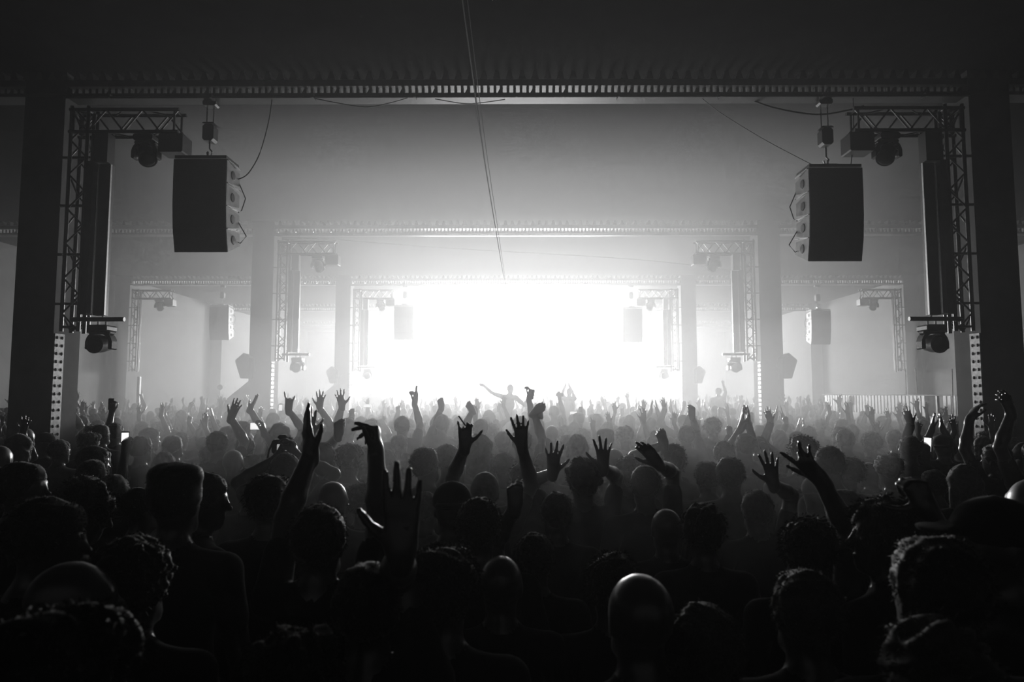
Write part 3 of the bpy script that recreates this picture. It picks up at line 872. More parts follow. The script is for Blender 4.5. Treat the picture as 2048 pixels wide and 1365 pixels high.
HAIR_TXT = {'bald': 'bald', 'buzz': 'closely shaved', 'short': 'short-haired', 'flat': 'flat-top haired', 'curly': 'curly-haired', 'mop': 'tousle-haired', 'long': 'long-haired', 'bun': 'bun-haired', 'pony': 'ponytailed', 'cap': 'cap-wearing', 'beanie': 'beanie-wearing'}
def hair_field(o, Hd, HR):
    kind = o['hair']
    f = Field()
    def E(c, r, k=0.015): f.ell(Hd(*c), r, k, 0, HR)
    nz = None
    if kind in ('bald',): return None, None
    if kind == 'buzz':
        E((0, -0.016, 1.668), (0.0820, 0.1005, 0.0945)); nz = wave(5, 0.0012, 160)
    elif kind == 'short':
        E((0, -0.018, 1.672), (0.0885, 0.107, 0.100)); E((0, 0.03, 1.71), (0.062, 0.055, 0.050)); nz = wave(o['seed'], 0.0045, 95)
    elif kind == 'flat':
        E((0, -0.014, 1.680), (0.090, 0.105, 0.098)); f.cap(Hd(-0.045, -0.01, 1.735), Hd(0.045, -0.01, 1.735), 0.045, 0.045, 0.02); E((0, -0.01, 1.748), (0.090, 0.098, 0.042), 0.02); nz = wave(o['seed'], 0.0015, 110)
    elif kind == 'curly':
        E((0, -0.02, 1.685), (0.100, 0.117, 0.108)); nz = wave(o['seed'], 0.013, 70)
    elif kind == 'mop':
        E((0, -0.02, 1.678), (0.094, 0.112, 0.104)); E((0.03, 0.03, 1.72), (0.06, 0.06, 0.05)); E((-0.03, -0.05, 1.72), (0.06, 0.06, 0.05)); nz = wave(o['seed'], 0.009, 60)
    elif kind in ('long', 'pony', 'bun'):
        E((0, -0.020, 1.672), (0.090, 0.109, 0.101))
        if kind == 'long':
            for x, r in ((-0.055, 0.042), (0, 0.05), (0.055, 0.042)):
                f.cap(Hd(x, -0.055, 1.64), Hd(x * 1.25, -0.085, 1.36), r, 0.034, 0.03)
            for s in (-1, 1):
                f.cap(Hd(s * 0.074, -0.01, 1.68), Hd(s * 0.088, -0.02, 1.42), 0.028, 0.025, 0.03)
        elif kind == 'pony':
            f.cap(Hd(0, -0.10, 1.70), Hd(0, -0.155, 1.66), 0.026, 0.034, 0.02); f.cap(Hd(0, -0.155, 1.66), Hd(0.01, -0.145, 1.46), 0.034, 0.018, 0.02)
        else:
            E((0, -0.055, 1.782), (0.047, 0.047, 0.042), 0.02)
        nz = wave(o['seed'], 0.006, 60)
    elif kind == 'cap':
        E((0, -0.010, 1.690), (0.089, 0.107, 0.084))
        sgn = -1 if o.get('capback', 0) else 1
        f.cap(Hd(-0.045, sgn * 0.10, 1.688), Hd(0.045, sgn * 0.10, 1.688), 0.012, 0.012, 0.01); f.ell(Hd(0, sgn * 0.13, 1.684), (0.07, 0.055, 0.009), 0.012, 0, HR)
        E((0, -0.010, 1.772), (0.008, 0.008, 0.006), 0.004)
    elif kind == 'beanie':
        E((0, -0.012, 1.688), (0.088, 0.107, 0.098)); E((0, -0.02, 1.75), (0.06, 0.07, 0.06), 0.03); nz = wave(3, 0.002, 120)
    # carve the face and the nape free
    if kind not in ('cap',):
        c = Hd(0, 0.135, 1.60); f.p.append(('x', c, V3(0.09, 0.085, 0.098 if kind != 'beanie' else 0.085), 0.012, -1, HR))
        if kind not in ('long',):
            f.p.append(('x', Hd(0, 0.02, 1.545), V3(0.13, 0.105, 0.075), 0.012, -1, HR))
    else:
        f.p.append(('x', Hd(0, -0.01, 1.59), V3(0.14, 0.16, 0.075), 0.006, -1, HR))
    return f, nz

def strands(V, Q, seed, n, length, width):
    """loose hairs standing off the hair surface, as thin slivers"""
    rs = np.random.RandomState(seed)
    tri = V[Q]
    c = tri.mean(1)
    nrm = np.cross(tri[:, 2] - tri[:, 0], tri[:, 3] - tri[:, 1])
    nrm /= np.linalg.norm(nrm, axis=1)[:, None] + 1e-9
    pick = rs.randint(0, len(c), n)
    p, m = c[pick], nrm[pick]
    d = m * 0.7 + rs.normal(size=(n, 3)) * 0.55
    d /= np.linalg.norm(d, axis=1)[:, None]
    L = rs.uniform(0.4, 1.0, n)[:, None] * length
    s = np.cross(d, rs.normal(size=(n, 3))); s /= np.linalg.norm(s, axis=1)[:, None] + 1e-9
    A, B = p - s * width, p + s * width
    mid = p + d * L * 0.6
    C = p + d * L - V3(0, 0, 1) * (L * 0.35)
    VV = np.stack([A, B, mid + s * width * 0.7, C], 1).reshape(-1, 3)
    TT = (np.arange(n)[:, None] * 4 + np.array([[0, 1, 2, 3]]))
    return VV, TT

def tag_faces(field, V, Q):
    P = [p for p in field.p if p[0] != 'x']
    C = V[Q].mean(1)
    best = np.full(len(C), 9.0); tg = np.zeros(len(C), dtype=np.int32)
    for p in P:
        t = p[6] if p[0] == 'c' else p[4]
        a, b = prim_box(p)
        m = np.all((C > a - 0.05) & (C < b + 0.05), axis=1)
        if not m.any(): continue
        X = C[m]
        d = prim_d(p, X[:, 0], X[:, 1], X[:, 2])
        bb = best[m]; w = d < bb
        i = np.nonzero(m)[0][w]
        best[i] = d[w]; tg[i] = t
    return tg

LOWZ = [(0.62, 0.045), (0.94, 0.014), (1.12, 0.035)]
def decimated(me, ratio):
    ob = bpy.data.objects.new('tmp_decimate', me)
    COL.objects.link(ob)
    md = ob.modifiers.new('d', 'DECIMATE'); md.ratio = ratio
    dg = bpy.context.evaluated_depsgraph_get()
    new = bpy.data.meshes.new_from_object(ob.evaluated_get(dg))
    nm = me.name
    bpy.data.objects.remove(ob); bpy.data.meshes.remove(me)
    new.name = nm
    return new

def person_meshes(o, h=0.011, hh=0.009, coarse=LOWZ, nstr=500, ratio=0.4):
    """returns body mesh, hair mesh (or None), info"""
    f, info, Hd = body_field(o)
    V, Q = polygonise(f, h, coarse)
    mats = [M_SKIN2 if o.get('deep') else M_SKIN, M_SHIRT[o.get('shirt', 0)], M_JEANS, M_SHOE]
    me = np_mesh('body', V, Q, mats, tag_faces(f, V, Q))
    if h < 0.012: me = decimated(me, ratio)
    hf, nz = hair_field(o, Hd, info['HR'])
    hm = None
    if hf is not None:
        HV, HQ = polygonise(hf, hh, None, nz)
        if o['hair'] not in ('cap', 'beanie', 'buzz') and nstr:
            ln = {'curly': 0.022, 'mop': 0.03, 'flat': 0.007}.get(o['hair'], 0.017)
            SV, SQ = strands(HV, HQ, o.get('seed', 1), nstr, ln, 0.0006 if h < 0.012 else 0.0010)
            HQ = np.concatenate([HQ, SQ + len(HV)]); HV = np.concatenate([HV, SV])
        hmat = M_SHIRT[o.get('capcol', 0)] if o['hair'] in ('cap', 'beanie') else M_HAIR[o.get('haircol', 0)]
        hm = np_mesh(o['hair'] if o['hair'] in ('cap', 'beanie') else 'hair', HV, HQ, [hmat])
    return me, hm, info

# ------------------------------------------------------------------ the crowd
TOPZ = {'bald': 1.752, 'buzz': 1.762, 'short': 1.772, 'flat': 1.79, 'curly': 1.80, 'mop': 1.79, 'long': 1.772, 'pony': 1.772, 'bun': 1.825, 'cap': 1.775, 'beanie': 1.80}
PALM = {'F': V3(0, 1, 0), 'C': V3(0, -1, 0), 'L': V3(-1, 0, 0), 'R': V3(1, 0, 0), 'D': V3(0, 0.5, -1)}
PEOPLE = []          # (x, y, radius, head px, head py, half width px)
LANDMARK = []        # (phrase, px, py)
SHADE = ['black', 'dark', 'grey', 'pale']

def depth_for(px, py, h):
    k = at(px, py, 1.0).z - EYE
    return (h - EYE) / k

def A(side, wx, wy, d, ang=0, palm='F', pose='open', tilt=0.0, hint=None):
    """arm: which hand, wrist pixel and depth, hand direction (degrees from upright, + to the right), tilt towards the stage"""
    return dict(side=side, wx=wx, wy=wy, d=d, ang=ang, palm=palm, pose=pose, tilt=tilt, hint=hint)

def resolve_arm(a, loc, yaw, sc):
    w = np.array(at(a['wx'], a['wy'], a['d'])) - np.array(loc)
    R = rot(V3(0, 0, 1), -yaw)
    an = math.radians(a['ang'])
    u = V3(math.sin(an), a['tilt'], math.cos(an))
    s = 1 if a['side'] == 'R' else -1
    hint = V3(*a['hint']) if a['hint'] else V3(s * 0.35, 0.6, -0.8)
    n = PALM[a['palm']] if isinstance(a['palm'], str) else V3(*a['palm'])
    return dict(w=R @ w / sc, hint=R @ hint, u=R @ u, n=R @ n, pose=a['pose'])

def add_person(me, hm, loc, yaw, sc, hair, label, group=None):
    o = link('person', me, None, tuple(loc), label=label, cat='person', group=group)
    o.rotation_euler = (0, 0, yaw); o.scale = (sc, sc, sc)
    if hm:
        link(hair if hair in ('cap', 'beanie') else 'hair', hm, o)
    return o

def hero(px, py, h=None, d=None, hair='short', yaw=0.0, head=(0, 0, 0), arms=(), label='', lm=None, res=None, **kw):
    if d is None: d = depth_for(px, py, h)
    p = at(px, py, d)
    sc = p.z / TOPZ[hair]
    seed = int(px * 7 + py) % 9973
    o = dict(hair=hair, seed=seed, head=tuple(math.radians(a) for a in head), **kw)
    yaw = math.radians(yaw)
    # keep the head (not the feet) under the pixel when the head is tilted or the chest leans
    loc = V3(p.x, d, 0)
    if 'lean' in kw:
        o['lean'] = V3(*kw['lean'])
        loc = loc - rot(V3(0, 0, 1), yaw) @ (o['lean'] * 1.2 * sc)
    for a in arms:
        o['arm' + a['side']] = resolve_arm(a, loc, yaw, sc)
    if res is None: res = 0.009 if arms and d < 4.6 else (0.0108 if arms and d < 9 else (0.013 if d < 5 else 0.0145))
    me, hm, info = person_meshes(o, res, 0.008 if d < 3 else 0.010, nstr=1400 if d < 3 else 500)
    if info['miss'] > 0.03: print('REACH', label, round(info['miss'] * sc, 2))
    ob = add_person(me, hm, loc, yaw, sc, hair, label)
    PEOPLE.append((loc[0], loc[1], px, py, 0.09 * F_PX / d, d))
    if lm: LANDMARK.append((lm, px, py))
    return ob, info, loc, yaw, sc

# ---- nearest people, read one by one from the photograph
hero(640, 1010, 1.78, hair='short', haircol=0, arms=[A('L', 622, 906, 2.62, -10, (0.8, 0.6, 0), 'blade', 0.0, (-1, -.2, -.6)), A('R', 752, 906, 2.62, 0, 'L', 'claw', 0.0, (1, -.2, -.6))],
     label='dark-haired person clapping both arms overhead, black silhouette left of centre', lm='the person clapping overhead', shirt=0)
hero(355, 925, 1.89, hair='flat', haircol=0, label='tall person with a flat-top haircut standing out over the dark left crowd', lm='the flat-top haircut', shirt=0)
hero(1405, 1004, 1.67, hair='curly', label='person with bushy dark hair overlapping a bald head to the right of centre', lm='the bushy dark hair', shirt=1)
hero(1332, 1018, 1.60, hair='bald', label='bald head with a thin bright rim, partly behind the bushy dark hair', lm='the rim-lit bald head', shirt=1)
hero(1002, 1112, d=2.4, hair='bald', label='bald head with a bright white crown just below the picture centre', lm='the bright bald crown', shirt=0)
hero(1278, 1148, d=1.72, hair='bald', yaw=10, bulk=1.1, label='larger bald head with a bright crown, low in the picture right of centre', lm='the larger bald crown', shirt=0)
hero(1222, 1102, d=2.42, hair='mop', label='person with soft tousled hair directly behind the larger bald head', lm='the tousled hair', shirt=0)
hero(957, 994, d=2.72, hair='short', label='round dark head of short hair above the bright bald crown', lm='the round dark head', shirt=0)
hero(888, 1086, d=1.95, hair='mop', label='person with dark fluffy hair right beside the large raised hand', lm='the dark fluffy hair', shirt=0)
hero(738, 1124, d=1.80, hair='short', arms=[A('R', 802, 1104, 1.62, 0, 'F', 'palm', 0.05, (-.35, 1, 0))], bulk=1.08, hand=1.12,
     label='person raising one large open hand with spread fingers, nearest raised hand', lm='the large open hand', shirt=0)
hero(590, 1246, d=1.52, hair='mop', label='dark tousled head low in the picture left of the large raised arm', shirt=0)
hero(152, 1124, d=1.75, hair='bald', yaw=-35, head=(-25, 0, 0), label='bald head lit on its right edge in the dark lower left corner', lm='the low left bald head', shirt=0)
hero(128, 1205, d=1.08, hair='mop', yaw=-10, label='huge dark head closest to the camera in the lower left corner', shirt=0)
hero(88, 996, d=2.1, hair='short', haircol=1, yaw=-40, head=(-30, -8, 0), label='person in profile with a lit bare forehead, facing right on the far left', lm='the lit forehead', shirt=0)
hero(152, 950, d=2.9, hair='mop', haircol=1, yaw=-40, head=(-25, -22, 8), label='person with swept hair bowing the head to the right on the left side', lm='the bowed head', shirt=0)
hero(272, 1066, d=1.95, hair='curly', label='nearly black head of curly hair below the flat-top haircut', shirt=0)
hero(286, 974, d=3.6, hair='short', yaw=-30, head=(-15, 0, 0), label='person with a small bright forehead highlight left of the flat-top haircut', shirt=0)
hero(405, 946, d=3.1, hair='short', haircol=1, yaw=-45, head=(-30, -6, 0), label='face in right profile just behind the flat-top haircut', shirt=1)
hero(540, 947, d=3.25, hair='mop', label='dark rounded head just left of the clapping person', shirt=0)
hero(48, 924, d=3.2, hair='short', yaw=-50, head=(-30, 0, 0), label='rim-lit profile facing right above the lit forehead at the left edge', shirt=0)
hero(1612, 1030, d=2.55, hair='mop', arms=[A('R', 1640, 958, 2.62, -42, (0.3, 0.6, 0.6), 'pair', 0.0, (0.9, .6, -.8))], label='person whose dark hand splits its fingers to the left, right of centre', lm='the split-fingered hand', shirt=0)
hero(1766, 992, d=2.38, hair='mop', haircol=1, yaw=35, head=(30, 0, 0), arms=[A('R', 1856, 1024, 2.16, -22, 'F', 'thumb', 0.1, (1, -.3, -1))], label='curly person in left profile raising a fist with the thumb out', lm='the thumb-out fist', shirt=0)
hero(1608, 1138, d=1.85, hair='short', haircol=1, label='dark head with one bright lock of hair at lower right', lm='the bright lock of hair', shirt=0)
hero(1868, 1070, d=1.55, hair='short', label='big black head in front of the thumb-out fist', shirt=0)
hero(1980, 992, d=1.95, hair='cap', yaw=55, head=(20, 0, 0), capcol=0, label='person in a peaked cap facing left at the right edge', lm='the peaked cap', shirt=0)
hero(2062, 958, d=2.7, hair='bald', label='bald head cut by the right picture edge with a bright rim', shirt=0)
hero(1402, 1207, d=1.75, hair='curly', haircol=1, label='curly grey-rimmed head at the bottom, right of the bald crowns', lm='the curly grey-rimmed head', shirt=0)
hero(1856, 1224, d=1.42, hair='curly', haircol=1, yaw=20, label='large curly head with a fuzzy lit edge in the lower right corner', shirt=0)
hero(905, 962, d=3.15, hair='cap', capback=1, capcol=0, label='person in a backwards cap in front of the cigarette arm', lm='the backwards cap', shirt=0)
hero(970, 944, d=3.85, hair='buzz', haircol=2, arms=[A('L', 930, 893, 3.85, 0, 'F', 'smoke', 0.0), A('R', 1044, 893, 3.9, -4, 'F', 'fork', 0.0)], label='person with a glowing shaved head raising a cigarette and two spread fingers', lm='the cigarette hand', shirt=1)
LANDMARK.append(('the two spread fingers', 1044, 870))
hero(1048, 920, d=4.5, hair='mop', label='broad head of tousled hair behind the arm with two spread fingers', lm='the broad tousled head', shirt=0)
hero(1113, 984, d=3.55, hair='short', label='dark shoulders and head under the left hand of the two open hands', shirt=1)
hero(1166, 915, d=4.1, hair='curly', arms=[A('L', 1106, 946, 4.05, 3, 'F', 'wide', 0.1), A('R', 1206, 936, 4.05, 0, 'F', 'wide', 0.0)], label='curly-haired person raising two open hands right of centre', lm='the two open hands', shirt=1)
hero(1290, 930, d=4.0, hair='short', arms=[A('R', 1316, 928, 3.9, -38, (-0.6, 0.3, 0.7), 'cupped', 0.0, (0.6, 1.0, -.3))], label='person raising a cupped hand bent to the left', lm='the cupped hand', shirt=1)
hero(1512, 980, d=3.75, hair='short', haircol=1, arms=[A('R', 1546, 968, 3.6, -6, 'F', 'wide', 0.05, (0.5, .6, -.8))], label='person raising an open palm beside the split-fingered hand', lm='the open palm', shirt=1)
hero(1070, 1066, d=2.85, hair='short', arms=[A('L', 1030, 1014, 2.9, 0, 'F', 'fist', 0.0, (-.4, .6, -.8))], label='person raising a dark fist just right of the round dark head', lm='the dark fist', shirt=0)
hero(572, 906, d=4.15, hair='short', arms=[A('L', 553, 918, 4.40, 25, 'R', 'cup', 0.2, (-1, -.3, -.6)), A('R', 594, 914, 4.40, -25, 'L', 'cup', 0.2, (1, -.3, -.6))], label='person holding up a photo camera with both hands', lm='the photo camera', shirt=1)
hero(1990, 888, d=5.3, hair='short', yaw=20, arms=[A('L', 1940, 838, 5.4, 30, 'R', 'relaxed', 0.0, (-1, -.2, -.4))], label='person with a bent raised arm before the striped railing', lm='the bent arm by the railing', shirt=1)
hero(2072, 880, d=5.0, hair='short', arms=[A('L', 2022, 826, 5.0, -20, 'F', 'relaxed', 0.0, (-1, -.2, -.4))], label='person at the right edge raising a rim-lit arm', shirt=0)
# ---- raised hands farther back
hero(437, 862, d=6.2, hair='short', arms=[A('R', 462, 836, 6.3, 22, 'F', 'open', 0)], label='person raising a slanted open hand in front of the second left pillar', lm='the slanted hand', shirt=1)
hero(486, 842, d=7.7, hair='short', arms=[A('R', 500, 818, 7.8, 30, 'L', 'open', 0)], label='person pointing a flat hand up to the right by the second left pillar', shirt=1)
hero(560, 846, d=6.8, hair='long', fem=1, arms=[A('R', 577, 820, 6.8, 4, 'F', 'horns', 0)], label='person making a two-horned hand sign left of the clapping hands', lm='the horned hand sign', shirt=1)
hero(620, 838, d=7.6, hair='mop', arms=[A('R', 639, 815, 7.6, 6, 'F', 'wide', 0)], label='person raising a splayed hand above the clapping hands', lm='the splayed hand', shirt=1)
hero(697, 836, d=7.6, hair='short', arms=[A('L', 684, 813, 7.6, -12, 'F', 'wide', 0)], label='person raising fingers apart between the two clapping hands', shirt=1)
hero(700, 886, d=5.2, hair='mop', fem=1, arms=[A('L', 677, 870, 5.0, 0, 'F', 'fist', 0)], label='person with a raised fist between the two clapping hands', lm='the small fist', shirt=2)
hero(646, 884, d=5.0, hair='short', arms=[A('L', 622, 868, 4.9, -4, 'F', 'open', 0)], label='person holding a flat hand right behind the clapping hand', shirt=2)
hero(805, 832, d=8.2, hair='short', arms=[A('R', 829, 806, 8.4, 5, 'L', 'hold', 0)], label='person raising a bottle below the left distant speakers', lm='the raised bottle', shirt=1)
hero(1040, 832, d=8.2, hair='short', arms=[A('R', 1058, 797, 8.4, 8, 'L', 'hold', 0)], label='person stretching up an arm with a drink near the centre', lm='the raised drink', shirt=2)
hero(1043, 857, d=6.3, hair='short', arms=[A('R', 1068, 827, 6.4, 55, 'F', 'hold', 0)], label='person tipping a drink can at the end of a bent arm', lm='the drink can', shirt=2)
hero(1372, 850, d=7.4, hair='short', arms=[A('R', 1384, 832, 7.4, 0, 'F', 'fist', 0)], label='person raising a round fist right of the pale right speakers', lm='the round fist', shirt=2)
hero(1490, 866, d=6.2, hair='short', arms=[A('L', 1484, 852, 6.4, 5, 'R', 'open', 0), A('R', 1498, 852, 6.4, -5, 'L', 'open', 0)], label='person with both palms pressed together overhead on the right', lm='the pressed palms', shirt=2)
hero(1345, 886, d=5.2, hair='mop', arms=[A('L', 1328, 890, 5.0, -15, 'F', 'fist', 0)], label='person holding a loose fist above the cupped hand', shirt=2)
hero(284, 872, d=6.2, hair='short', yaw=-10, arms=[A('L', 250, 903, 6.05, 0, 'F', 'hold', 0.1)], label='person filming with a bright phone held upright on the left', lm='the left bright phone', shirt=1)
hero(492, 872, d=6.5, hair='short', arms=[A('R', 528, 866, 6.6, -10, 'L', 'hold', 0.1)], label='person filming with a bright phone held sideways left of centre', lm='the sideways phone', shirt=1)
hero(1818, 872, d=6.3, hair='short', arms=[A('R', 1853, 912, 6.2, 3, 'F', 'hold', 0.1)], label='person filming with a white glowing phone below the railing', lm='the right white phone', shirt=1)
hero(232, 846, d=8.2, hair='short', arms=[A('L', 224, 824, 8.5, 0, 'F', 'hold', 0.0)], label='person holding a dark phone high up on the left', shirt=1)
hero(1108, 812, d=13.0, hair='short', arms=[A('R', 1119, 797, 13.2, 0, 'F', 'hold', 0)], label='person holding a dark phone sideways overhead right of the raised drink', shirt=2)
hero(885, 829, d=8.6, hair='short', arms=[A('L', 883, 815, 8.6, -10, 'F', 'fist', 0)], label='person raising a knotted fist left of the cigarette hand', shirt=2)
hero(962, 838, d=8.0, hair='short', arms=[A('L', 945, 822, 8.0, -35, 'F', 'fist', 0)], label='person punching a fist to the left near the centre', shirt=2)
# ---- a person lifted above the far crowd
sf = at(1018, 770, 17.0)
ob, info, *_ = hero(1019, 770, d=17.0, hair='buzz', yaw=8, head=(-10, -8, 0), lean=(0.10, 0.0, 0.0), res=0.014, label='person lifted above the crowd spreading both arms against the glow', lm='the person lifted above the crowd', shirt=2,
     arms=[])
# rebuild the lifted figure at full size on top of the crowd
PEOPLE.pop()
for ch in list(ob.children): bpy.data.objects.remove(ch)
bpy.data.objects.remove(ob)
top = at(1019, 769, 17.0)
base = V3(top.x - 0.10, 17.0, top.z - 1.762)
o = dict(hair='buzz', seed=4, head=(math.radians(-10), math.radians(-8), 0), lean=V3(0.10, 0.0, 0.0), shirt=2)
def loc_w(px, py): return np.array(at(px, py, 17.0)) - base
o['armL'] = dict(w=loc_w(968, 772), hint=V3(0, -0.3, -1), u=V3(-1, 0, 0.3), n=V3(0, 1, 0), pose='relaxed')
o['armR'] = dict(w=loc_w(1057, 792), hint=V3(0.2, -0.3, -1), u=V3(1, 0, 0.25), n=V3(0, 0, -1), pose='relaxed')
me, hm, info = person_meshes(o, 0.012, 0.01, nstr=0)
add_person(me, hm, base, 0.0, 1.0, 'buzz', 'person lifted above the crowd spreading both arms against the white glow')
case = empty('flight_case', (base[0], 17.0, 0), label='case under the feet of the lifted person', cat='case')
MB().cbox(-0.35, 0.35, -0.25, 0.25, 0, base[2] - 0.02, 0.02).build('box', M_BLACK, case)
MB().box(-0.36, 0.36, -0.26, 0.26, base[2] - 0.05, base[2] - 0.005).build('lid', M_PANEL, case)
PEOPLE.append((top.x, 17.0, 1019, 770, 7, 17.0))

# ---- the rest of the crowd: a set of different people, copied one by one
VAR = []
def gen_arm(side, x, y, z, pose, ang=0, palm='F'):
    s = 1 if side == 'R' else -1
    an = math.radians(ang)
    return dict(w=V3(x, y, z), hint=V3(s * 0.5, 0.4, -0.8), u=V3(math.sin(an), 0.05, math.cos(an)), n=PALM[palm], pose=pose)
specs = [('short', 0, {}, ''), ('short', 1, {}, ''), ('mop', 1, {}, ''), ('curly', 0, {}, ''), ('long', 1, {}, ''), ('long', 2, {}, ''), ('bald', 0, {}, ''), ('buzz', 1, {}, ''),
         ('cap', 0, {}, ''), ('bun', 1, {}, ''), ('pony', 2, {}, ''), ('beanie', 0, {}, ''), ('flat', 0, {}, ''), ('mop', 2, {}, ''),
         ('short', 0, dict(armR=gen_arm('R', 0.26, 0.12, 1.84, 'open')), 'with one open hand raised'),
         ('mop', 0, dict(armL=gen_arm('L', -0.24, 0.15, 1.80, 'fist')), 'with a fist raised'),
         ('short', 1, dict(armR=gen_arm('R', 0.2, 0.1, 1.88, 'point', 8)), 'pointing one finger up'),
         ('long', 0, dict(armR=gen_arm('R', 0.22, 0.12, 1.86, 'wide', 10), armL=gen_arm('L', -0.26, 0.12, 1.84, 'wide', -12)), 'with both hands up'),
         ('curly', 1, dict(armR=gen_arm('R', 0.24, 0.15, 1.80, 'horns', 5)), 'making a horned hand sign'),
         ('cap', 1, dict(armL=gen_arm('L', -0.25, 0.12, 1.86, 'open', -15)), 'with one slanted hand raised'),
         ('buzz', 0, dict(armR=gen_arm('R', 0.05, 0.28, 1.86, 'open', -8, 'L'), armL=gen_arm('L', -0.05, 0.28, 1.86, 'open', 8, 'R')), 'clapping overhead'),
         ('pony', 0, dict(armL=gen_arm('L', -0.2, 0.12, 1.88, 'vee', -6)), 'raising two fingers')]
rs = random.Random(11)
for i, (hair, hc, arms_, txt) in enumerate(specs):
    fem = 1 if hair in ('long', 'bun', 'pony') else 0
    o = dict(hair=hair, haircol=hc, seed=40 + i, fem=fem, shirt=rs.choice([0, 1, 1, 2, 3]), bulk=rs.choice([0.95, 1.0, 1.0, 1.1]), capback=i % 2,
             head=(math.radians(rs.uniform(-18, 18)), math.radians(rs.uniform(-12, 6)), math.radians(rs.uniform(-6, 6))), deep=rs.random() < 0.2, sleeve=rs.choice([0.5, 0.55, 1.9, 0.6]))
    o.update(arms_)
    me, hm, _ = person_meshes(o, 0.0135, 0.012, nstr=800)
    VAR.append((me, hm, hair, txt))
PLAIN = [i for i, v in enumerate(VAR) if not v[3]]
RAISE = [i for i, v in enumerate(VAR) if v[3]]

for (px, py, d, vi, lab, clab) in ((1138, 777, 20.0, 20, 'person lifted above the crowd clapping overhead right of the raised drink', 'case under the feet of the clapping lifted person'),
                              (1436, 776, 20.5, 16, 'person lifted above the crowd pointing up before the second right pillar', 'case under the feet of the pointing lifted person')):
    me, hm, hair, txt = VAR[vi]
    tp = at(px, py, d)
    z0 = tp.z - TOPZ[hair]
    add_person(me, hm, (tp.x, d, z0), 0.1, 1.0, hair, lab)
    case = empty('flight_case', (tp.x, d, 0), label=clab, cat='case')
    MB().cbox(-0.35, 0.35, -0.25, 0.25, 0, z0 - 0.02, 0.02).build('box', M_BLACK, case)
    MB().box(-0.36, 0.36, -0.26, 0.26, z0 - 0.05, z0 - 0.005).build('lid', M_PANEL, case)
    PEOPLE.append((tp.x, d, px, py, 6, d))

# heads that can be read in the photo further back: (px, py of the crown, stature, kind of hair)
READ = [(852, 984, 1.63, 'short'), (855, 893, 1.80, 'short'), (897, 889, 1.77, 'short'), (962, 868, 1.82, 'long'), (670, 963, 1.69, 'bald'), (728, 962, 1.64, 'mop'), (738, 893, 1.70, 'long'),
        (862, 944, 1.66, 'bald'), (1255, 908, 1.74, 'mop'), (1462, 912, 1.76, 'short'), (1415, 921, 1.68, 'short'), (1450, 882, 1.74, 'short'),
        (1602, 868, 1.86, 'mop'), (1662, 893, 1.80, 'short'), (1695, 912, 1.72, 'mop'), (1170, 1022, 1.57, 'pony'), (1258, 1058, 1.58, 'long'), (1158, 826, 1.83, 'flat'),
        (1188, 828, 1.78, 'short'), (1078, 838, 1.80, 'short'), (1105, 852, 1.75, 'bald'), (1250, 850, 1.78, 'curly'), (1232, 898, 1.70, 'bald'), (1215, 845, 1.72, 'long'),
        (1136, 868, 1.70, 'short'), (1060, 868, 1.66, 'beanie'), (1010, 905, 1.70, 'short'), (925, 930, 1.62, 'pony'), (1090, 905, 1.66, 'short'), (1310, 862, 1.72, 'bun'),
        (460, 852, 1.80, 'short'), (505, 908, 1.62, 'curly'), (420, 890, 1.70, 'mop'), (350, 870, 1.76, 'short'), (300, 856, 1.78, 'short'), (150, 812, 1.92, 'short'), (205, 848, 1.80, 'short'),
        (180, 862, 1.75, 'mop'), (120, 880, 1.70, 'short'), (90, 865, 1.76, 'cap'), (40, 868, 1.80, 'long'), (330, 905, 1.60, 'long'), (470, 900, 1.66, 'bald'), (190, 918, 1.72, 'short'),
        (800, 870, 1.70, 'short'), (775, 900, 1.62, 'short'), (815, 905, 1.60, 'bun'), (640, 848, 1.72, 'short'), (1010, 1030, 1.50, 'short'), (1560, 905, 1.68, 'short'), (1640, 950, 1.60, 'cap'),
        (1780, 905, 1.72, 'curly'), (1740, 925, 1.62, 'bald'), (1870, 940, 1.60, 'short'), (1925, 930, 1.66, 'long'), (1560, 860, 1.70, 'long'), (1680, 852, 1.78, 'short'), (1740, 862, 1.74, 'mop'),
        (1790, 860, 1.74, 'short'), (1520, 850, 1.72, 'short'), (1440, 1060, 1.55, 'long'), (1180, 970, 1.60, 'mop'), (1230, 985, 1.62, 'short'), (1372, 960, 1.62, 'pony'), (1425, 985, 1.55, 'bald'),
        (1690, 980, 1.66, 'long'), (1020, 1180, 1.52, 'short'), (1140, 1130, 1.52, 'pony'), (1500, 1080, 1.58, 'short'), (1720, 1110, 1.62, 'curly'), (480, 1050, 1.64, 'short'), (430, 1130, 1.60, 'mop'),
        (560, 1120, 1.55, 'long'), (350, 1190, 1.58, 'short'), (460, 1230, 1.62, 'curly'), 
        (1990, 1180, 1.72, 'short'), (230, 950, 1.66, 'pony'), (1580, 985, 1.60, 'bun')]
